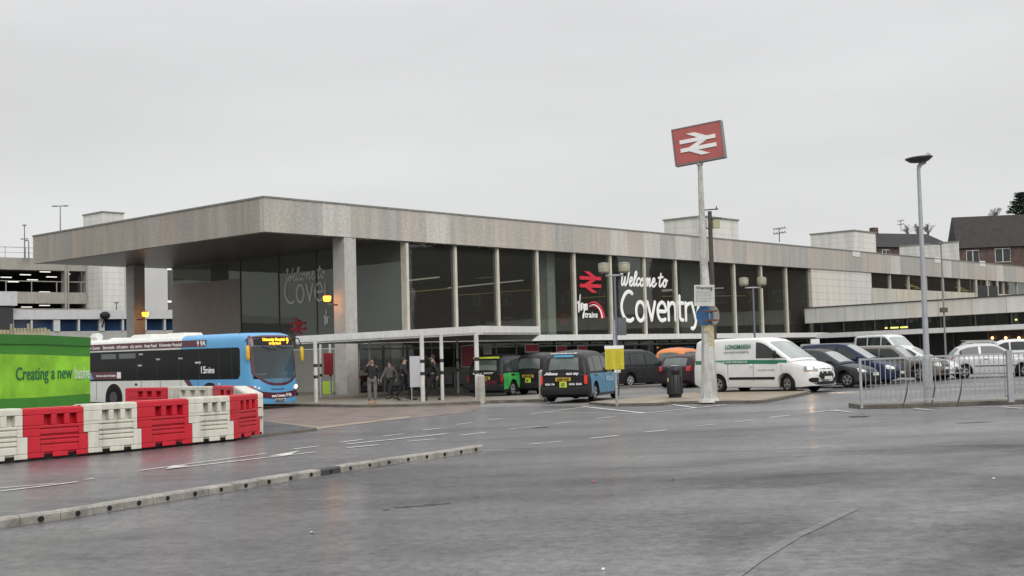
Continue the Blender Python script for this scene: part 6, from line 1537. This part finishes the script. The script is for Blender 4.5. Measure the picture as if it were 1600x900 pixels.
for x in (-10.3, -9.0, -7.6, -6.2, -4.75, -3.4, -2.15, -1.35): MB().box(x-.02, x+.02, YS-.0085, YS-.0062, 1.24, 2.47).build('window_joint', M_ink, bus)
mb = MB()
for x0_, x1_ in ((-10.2, -9.1), (-8.9, -7.7)): mb.box(x0_, x1_, YS-.011, YS-.0088, 2.18, 2.40)
mb.build('hopper_window', mat('hopper', (.09, .10, .10), .1, spec=.8), bus)
mb = MB()
for px, py in ((325, 229), (422, 257), (548, 252), (320, 292)):
    x, z = bx(130+px/3.6, 490+py/3.6); mb.box(x-.14, x+.14, YS-.012, YS-.009, z-.035, z+.035)
mb.build('window_sticker', mat('sticker_pale', (.40, .41, .38), .5), bus)
xm = bx(322, 540)[0]
side_quad('maroon_strip', [(-11.7, 2.56), (xm, 2.56), (xm, 2.84), (-11.7, 2.84)], .0065, M_maroon)
xw = bx(298, 593)[0]
side_quad('maroon_slash', [(xw-.45, 1.215), (xw-.10, 1.215), (xw+.25, .85), (xw-.05, .85)], .0062, M_maroon)
side_quad('white_panel', [(SPLIT-.1, .4), (xw-.02, .4), (xw-.05, .85), (xw-.45, 1.21), (SPLIT-.1, 1.21)], .0042, M_bwht)
x0, z0 = bx(141, 592); x1, z1 = bx(190, 583)
side_quad('maroon_sticker', [(x0, 1.30), (x1, 1.30), (x1, 1.62), (x0, 1.62)], .0095, M_maroon); side_quad('blue_sticker', [(x0-.4, 1.30), (x0+.25, 1.30), (x0+.05, 1.62), (x0-.4, 1.62)], .0125, M_bblue)
def bt(s, xa, xb, z, size, m, off=.014, bold=.002): return text('lettering', s, size, m, bus, (xa, YS-off, z), width=xb-xa, bold=bold)
for s, a, b in (('Green Lane', 128, 156), ('Styvechale', 161, 179), ('rail station', 182, 200), ('city centre', 203.5, 222), ('Ansty Road', 225.5, 245), ('University Hospital', 249, 284)):
    bt(s, bx(a, 540)[0], bx(b, 540)[0], 2.625, .20, M_letter)
bt('9 9A', bx(308, 537)[0], bx(321.5, 537)[0], 2.60, .29, M_letter, bold=.008)
bt('every', bx(305, 567)[0], bx(314, 567)[0], 1.88, .16, M_letter); bt('15', bx(313, 578)[0], bx(320, 578)[0], 1.48, .40, M_letter, bold=.008); bt('mins', bx(320.7, 578)[0], bx(335, 578)[0], 1.48, .36, M_letter, bold=.008)
bt('between city & rail station', bx(151, 586)[0], bx(181, 586)[0], 1.41, .13, M_letter)
x, z = bx(186, 586); side_quad('white_square', [(x-.14, 1.33), (x+.14, 1.33), (x+.14, 1.60), (x-.14, 1.60)], .0125, M_letter)
# skirts: the lower edge with arches and wheels
def bwheel(x, y):
    w = MB().tube([(0, -.15, 0), (0, -.14, 0), (0, .14, 0), (0, .15, 0)], [.3, .48, .48, .3], 28).build('wheel', M_tyre, bus, smooth=True, auto=50); w.location = (x, y, .48)
    MB().tube([(0, -.155, 0), (0, -.12, 0)] if y < 0 else [(0, .12, 0), (0, .155, 0)], [.27, .29], 20).build('rim', mat('rim_shaded', (.06, .058, .055), .6), w, smooth=True)  # rim colour darkened to carry the shade inside the wheel arch
xr_ = bx(176, 612)[0]; xr_ = min(-8.4, max(-9.3, xr_))
for x in (-2.75, xr_):
    for s in (-1, 1):
        bwheel(x, s*1.115)
        if s < 0:
            P = [(x+.62*math.cos(t), .48+.62*math.sin(t)) for t in [math.pi*i/16 for i in range(17)]]+[(x-.62, .215), (x+.62, .215)]
            n = len(P); MB().add([(p[0], YS-.009, p[1]) for p in P]+[(p[0], YS-.002, p[1]) for p in P], [tuple(range(n)), tuple(range(n, 2*n))[::-1]]+[(i, (i+1) % n, n+(i+1) % n, n+i) for i in range(n)]).build('wheel_arch', M_hole, bus)
            MB().tube([(x, YS-.035, .48), (x, YS-.012, .48)], [.47, .47], 26).build('tyre_face', M_tyre, bus); MB().tube([(x, YS-.045, .48), (x, YS-.036, .48)], [.26, .27], 20).build('hub_face', MATS['rim_shaded'], bus)
side_quad('lower_gap', [(-11.9, .215), (-.9, .215), (-.9, .30), (-11.9, .30)], .0035, M_trim)
mb = MB()
for x in (-10.6, -7.3, -6.0, -4.6, -3.5): mb.box(x-.012, x+.012, YS-.0095, YS-.006, .35, 1.2)
mb.build('panel_joint', mat('joint_grey', (.2, .2, .2), .6), bus)
o = MB().ball((bx(213, 600)[0], YS-.02, 1.06), (.09, .02, .05)).build('filler_cap', M_trim, bus)
o = MB().ball((bx(343, 597)[0], YS-.02, 1.02), (.06, .02, .05)).build('indicator', M_lamp, bus)
# front: surround, glass, displays, lamps
def fpatch(name, zlo, zhi, qa, qb, off, m, nq=20, nz=12):
    rows = []
    for j in range(nz+1):
        r_ = []
        for i in range(nq+1):
            q = qa+(qb-qa)*i/nq; a, b = (zlo(q) if callable(zlo) else zlo), (zhi(q) if callable(zhi) else zhi); r_.append(tuple(face(q, a+(b-a)*j/nz, off)))
        rows.append(r_)
    return MB().grid(rows).build(name, m, bus, smooth=True)
def low(q, c=.93): return c+.62*abs(q)**2.6
def ring_patch(name, qi, qo, lo_i, lo_o, hi_i, hi_o, off, m):
    for (a, b) in ((-qo, -qi), (qi, qo)): fpatch(name, lambda q: low(q, lo_o), hi_o, a, b, off, m, 3, 12)
    fpatch(name, lambda q: low(q, lo_o), lambda q: low(q, lo_i), -qi, qi, off, m, 20, 2)
ring_patch('screen_surround', .855, .925, 1.02, .92, 2.5, 2.93, .012, M_maroon)
fpatch('windscreen', lambda q: low(q, 1.02), 2.52, -.855, .855, .018, M_bwind)
fpatch('display_panel', 2.52, lambda q: 2.94-.10*abs(q)**4, -.925, .925, .014, M_maroon, 20, 4); fpatch('display_glass', 2.54, 2.875, -.80, .80, .022, M_trim, 16, 3)
M_amber = mat('amber_lit', (1, .48, .03), .4, emit=2.6)
def ft(s, q0, z, size, m, width, off=.05, bold=.004):
    p = face(0, z, off); return text('lettering', s, size, m, bus, (p.x, q0, z), (math.radians(84), 0, math.pi/2), width=width, bold=bold)
ft('University Hospital', -.66, 2.71, .17, M_amber, 1.14); ft('via City Centre', -.36, 2.57, .13, M_amber, .62); ft('9', .54, 2.60, .33, M_amber, .13)
fpatch('maroon_band', lambda q: .40+.13*abs(q)**2, lambda q: .64+.16*abs(q)**2, -.86, .88, .012, M_maroon, 20, 3)
ft('every Coventry', -.40, .47, .15, M_letter, .72, off=.03); ft('9 9A', .36, .47, .19, M_letter, .28, off=.03)
fpatch('number_plate', .29, .395, -.18, .25, .03, M_wp, 6, 1); ft('BX13 JVP', -.20, .305, .09, M_ink, .46, off=.045)
fpatch('badge_slot', lambda q: .76+.03*abs(q), lambda q: .79+.03*abs(q), -.32, .22, .012, M_trim, 8, 1)
for q, z, r_, m in ((.68, .80, .05, M_lamp), (.79, .84, .075, M_lit), (.87, .90, .05, M_lamp), (-.75, .82, .07, M_lamp), (-.86, .88, .06, M_lamp), (.86, .55, .09, M_trim)):
    p = face(q, z, .01); MB().ball(tuple(p), (.045, r_, r_)).build('headlight', m, bus, smooth=True)
# wipers, dash, driver partition behind the glass
mb = MB(); mb.tube([face(-.55, 2.50, .05), face(-.35, 2.40, .05), face(.0, 2.36, .05)], .014, 5); mb.tube([face(.05, 2.50, .05), face(.3, 2.42, .05), face(.72, 2.44, .05)], .014, 5); mb.build('wiper', M_ink, bus)
MB().box(-1.3, -.55, -1.0, 1.0, 1.0, 1.14).build('dashboard', mat('dash_grey', (.16, .16, .15), .5), bus)
MB().box(-3.9, -3.8, -1.15, 1.15, .4, 2.9).build('bulkhead', mat('bus_interior', (.07, .075, .075), .6), bus)
MB().box(-3.6, -.9, -1.1, 1.1, .38, .43).build('cab_floor', MATS['bus_interior'], bus)
MB().box(-2.0, -1.95, -.15, .0, .45, 2.7).box(-2.0, -1.96, .35, .42, .45, 2.7).box(-1.5, -1.46, -.35, .65, 1.35, 1.40).build('handrail', M_steel, bus)
MB().box(-1.9, -1.8, -1.0, -.35, 1.1, 1.75).build('driver_seat', M_trim, bus)
# mirrors
for s in (-1, 1):
    p = face(s*.97, 2.72, .02)
    e = p+Vector((.35, s*.22, -.28)) if s > 0 else p+Vector((.25, s*.10, -.2))
    MB().tube(catmull([p, p+Vector((.25, s*.12, .08)), e], 4), .022, 6).build('mirror_arm', M_trim, bus)
    MB().tube([e+Vector((0, 0, .02)), e+Vector((0, 0, -.05)), e+Vector((.02, 0, -.48)), e+Vector((.02, 0, -.56))], [.05, .085, .08, .04], 10).build('mirror', mat('mirror_yellow', (.62, .42, .03), .4), bus, smooth=True)
# roof pods
for xa, xb, zt in ((-10.9, -10.3, .10), (-9.3, -7.6, .18), (-6.9, -5.3, .17)):
    MB().add([(xa, -.55, 3.04), (xb, -.55, 3.04), (xb, .55, 3.04), (xa, .55, 3.04), (xa+.35, -.45, 3.04+zt), (xb-.1, -.45, 3.04+zt), (xb-.1, .45, 3.04+zt), (xa+.35, .45, 3.04+zt)], [(0,3,2,1),(4,5,6,7),(0,1,5,4),(1,2,6,5),(2,3,7,6),(3,0,4,7)]).build('roof_pod', M_bwht, bus, bevel=.03)
mb = MB(); mb.tube([(-11.9, -.6, 3.0), (-11.7, -.6, 3.2), (-11.3, -.6, 3.2)], .18, 8); mb.build('exhaust_hump', M_bwht, bus, smooth=True)

# ================================================================== PEOPLE
def person(px, py, H, heading, lab, top, legs, hair, skin=(.30, .18, .13), pose='stand', shoes=(.03, .03, .03), phone=False, h=.1, s=1.0):
    c = gp(px, py, h); t = thing('person', lab, 'person', (c.x, c.y, G(c.x, c.y)+h-.01), heading)
    k = H/1.78; st = .26 if pose == 'walk' else .0
    J = {'pel': (0, 0, .95), 'sp': (0, 0, 1.15), 'ch': (0, 0, 1.36), 'nk': (0.01, 0, 1.50), 'hd': (.03, 0, 1.60), 'ht': (.02, 0, 1.72)}
    for s_, nm in ((1, 'l'), (-1, 'r')):
        f = st*s_
        J['hip'+nm] = (0, .10*s_, .92); J['kn'+nm] = (f*.55+(.06 if f < 0 else .04), .11*s_, .50); J['an'+nm] = (f*1.15-(.05 if f < 0 else 0), .11*s_, .09+(.06 if f < 0 else 0)); J['to'+nm] = (J['an'+nm][0]+.17, .13*s_, .035+(.0 if f >= 0 else .0))
        J['sh'+nm] = (0, .19*s_, 1.43); J['el'+nm] = (-f*.6-.03, .25*s_, 1.15); J['wr'+nm] = (-f*1.1+.08, .24*s_, .93); J['ha'+nm] = (-f*1.1+.11, .235*s_, .84)
    if phone: J['elr'] = (.10, -.27, 1.20); J['wrr'] = (.13, -.17, 1.46); J['har'] = (.10, -.11, 1.56)
    V = {a: Vector(b)*k for a, b in J.items()}
    def skinmesh(name, chains, rad, m, parent=t, sub=1):
        names = []; ed = []
        for ch in chains:
            for a in ch:
                if a not in names: names.append(a)
            for a, b in zip(ch[:-1], ch[1:]): ed.append((names.index(a), names.index(b)))
        me = bpy.data.meshes.new(name); me.from_pydata([V[n] for n in names], ed, []); me.materials.append(m)
        o = bpy.data.objects.new(name, me); COL.objects.link(o); o.parent = parent
        md = o.modifiers.new('skin', 'SKIN'); 
        if not me.skin_vertices: bpy.context.view_layer.update()
        sv = me.skin_vertices[0].data if me.skin_vertices else None
        if sv is None:
            me.attributes
        for i, n in enumerate(names):
            r_ = rad[n]; sv[i].radius = (r_[0]*k, r_[1]*k) if isinstance(r_, tuple) else (r_*k, r_*k)
        sv[0].use_root = True
        o.modifiers.new('sub', 'SUBSURF').levels = 2; o.modifiers['sub'].render_levels = 2; return o
    R = dict(pel=(.13, .11), sp=(.12, .095), ch=(.15, .11), nk=.052, hd=(.07, .085), ht=(.062, .075))
    for n in 'lr': R.update({'hip'+n: .09, 'kn'+n: .055, 'an'+n: .036, 'to'+n: .034, 'sh'+n: .055, 'el'+n: .040, 'wr'+n: .026, 'ha'+n: (.035, .018)})
    ms = mat('skin_%02d' % int(skin[0]*100), skin, .55)
    chains = [['pel', 'sp', 'ch', 'nk', 'hd', 'ht']]
    for n in 'lr': chains += [['pel', 'hip'+n, 'kn'+n, 'an'+n, 'to'+n], ['ch', 'sh'+n, 'el'+n, 'wr'+n, 'ha'+n]]
    body = skinmesh('body', chains, R, ms)
    # fingers, nose, ears
    mb = MB()
    for n, s_ in (('l', 1), ('r', -1)):
        hA, wR = V['ha'+n], V['wr'+n]; d = (hA-wR).normalized(); side_ = d.cross(Vector((0, 1, 0)));
        side_ = side_.normalized() if side_.length > .1 else Vector((1, 0, 0))
        for q, L_f in zip((-1.5, -.5, .5, 1.5), (.062, .075, .080, .070)):
            b = hA+side_*q*.019*k; mb.tube([b-d*.02, b+d*L_f*.5*k, b+d*L_f*k+Vector((0, -s_*.015, 0))], [.009*k, .008*k, .006*k], 5)
        b = wR.lerp(hA, .45)+side_*.03*k; mb.tube([b, b+(d*.5+side_*.7)*.035*k, b+(d*.8+side_*.7)*.06*k], [.011*k, .010*k, .008*k], 5)
    hd_p = V['hd']; mb.tube([hd_p+Vector((.085, 0, .03))*k, hd_p+Vector((.112, 0, -.005))*k], [.010*k, .018*k], 6)
    for s_ in (-1, 1): mb.ball(tuple(hd_p+Vector((0, .078*s_, .0))*k), (.022*k, .010*k, .033*k), 8, 5)
    mb.build('hands_and_features', ms, body, smooth=True)
    mb = MB()
    for s_ in (-1, 1): mb.ball(tuple(hd_p+Vector((.083, .03*s_, .03))*k), .009*k, 6, 4)
    mb.build('eyes', M_ink, body); MB().tube([hd_p+Vector((.088, -.022, -.045))*k, hd_p+Vector((.094, 0, -.047))*k, hd_p+Vector((.088, .022, -.045))*k], .005*k, 5).build('mouth', mat('lips', (.22, .08, .07), .5), body)
    g = lambda col: mat('cloth_%d_%d_%d' % tuple(int(x*1000) for x in col), col, .85, var=.2, scale=8)
    for n in 'lr': V['cf'+n] = V['an'+n]+Vector((0, 0, .02))
    R2 = dict(pel=(.145, .125)); 
    for n in 'lr': R2.update({'hip'+n: .108, 'kn'+n: .078, 'cf'+n: .064})
    skinmesh('trousers', [['pel', 'hipl', 'knl', 'cfl'], ['pel', 'hipr', 'knr', 'cfr']], R2, g(legs))
    V['jb'] = V['pel']+Vector((0, 0, -.06)); V['col'] = V['nk']+Vector((0, 0, -.03))
    R3 = dict(jb=(.168, .145), sp=(.155, .13), ch=(.18, .14), col=.075)
    for n in 'lr': R3.update({'sh'+n: .082, 'el'+n: .062, 'wr'+n: .047})
    skinmesh('jacket', [['sp', 'jb'], ['sp', 'ch', 'col'], ['ch', 'shl', 'ell', 'wrl'], ['ch', 'shr', 'elr', 'wrr']], R3, g(top))
    mb = MB(); c_ = V['hd']+Vector((-.018, 0, .055))*k
    rows = []
    for i in range(9):
        a = math.pi*.62*i/8; rows.append([tuple(c_+Vector((.093*math.sin(a)*math.cos(b_)-(.02 if i > 5 else 0), .086*math.sin(a)*math.sin(b_), .095*math.cos(a)))*k) for b_ in [2*math.pi*j/14 for j in range(15)]])
    mb.grid(rows); mb.build('hair', mat('hair_%d' % int(hair[0]*1000), hair, .8), body, smooth=True)
    mb = MB()
    for n in 'lr':
        a, b = V['an'+n], V['to'+n]; mb.tube([a+Vector((-.07, 0, -.045)), a+Vector((-.03, 0, -.03)), a+Vector((.05, 0, -.035)), b+Vector((.02, 0, -.0)), b+Vector((.06, 0, -.003))], [.035, .052, .050, .042, .02], 10)
    mb.build('shoes', g(shoes), t, smooth=True)
    return t
person(582, 630.5, 1.80, math.radians(-80), 'person on the kerb in dark jacket and pale trousers, hand raised to the ear', (.012, .012, .015), (.13, .125, .12), (.012, .010, .009), phone=True, shoes=(.34, .20, .08))  # clothes of these figures are darkened, canopy shade painted into their colours
person(610, 623, 1.66, math.radians(-120), 'person in a grey patterned coat just right of the man on the kerb', (.085, .08, .08), (.014, .014, .016), (.01, .008, .007), pose='walk')
person(632, 625.5, 1.78, math.radians(-10), 'person in all dark clothes striding, left of the white board', (.016, .014, .018), (.010, .010, .012), (.03, .02, .015), pose='walk', skin=(.4, .26, .2))
person(649, 624, 1.66, math.radians(0), 'person hidden above the waist by the white board, dark trousers showing below', (.03, .03, .03), (.014, .014, .014), (.02, .015, .01), pose='walk')
person(678, 625.5, 1.84, math.radians(175), 'tall person in black walking between the two banded posts', (.012, .012, .014), (.010, .010, .012), (.012, .01, .01), pose='walk')
# white board and lime panel under the canopy
c = gp(650, 626, .1); t = thing('notice_board', 'blank white freestanding board left of the thickest banded post', 'board', (c.x, c.y, G(c.x, c.y)+.09), math.radians(3))
MB().box(-.22, .30, -.03, .03, .55, 1.78).build('board', mat('board_white', (.50, .50, .54), .5, var=.03), t); MB().box(-.18, -.14, -.02, .02, 0, .55).box(.22, .26, -.02, .02, 0, .55).build('leg', M_steel, t)
c = gp(513, 617, .1); t = thing('lime_panel', 'bright lime green low panel left of the broad pillar foot', 'panel', (c.x, c.y, G(c.x, c.y)+.09), 0)
MB().box(-.28, .25, -.03, .03, .05, .72).build('panel', mat('lime_panel', (.30, .48, .03), .5), t); MB().box(-.25, -.2, -.02, .02, -.02, .05).box(.15, .2, -.02, .02, -.02, .05).build('foot', M_steel, t)
c = gp(510, 616, .1)
for i, (px_, w_, z0_, z1_, m_, lb) in enumerate([(513, .5, .95, 2.0, 'poster_red', 'red and white poster panel on the pale wall left of the pillar')]):
    P = at(px_, 560, 62); o = MB().box(-w_/2, w_/2, -.02, .02, 0, z1_-z0_).build('poster_panel', MATS[m_]); o.location = (P.x, P.y, 1.0); o.rotation_euler = (0, 0, math.radians(-20)); tag(o, lb, 'poster')
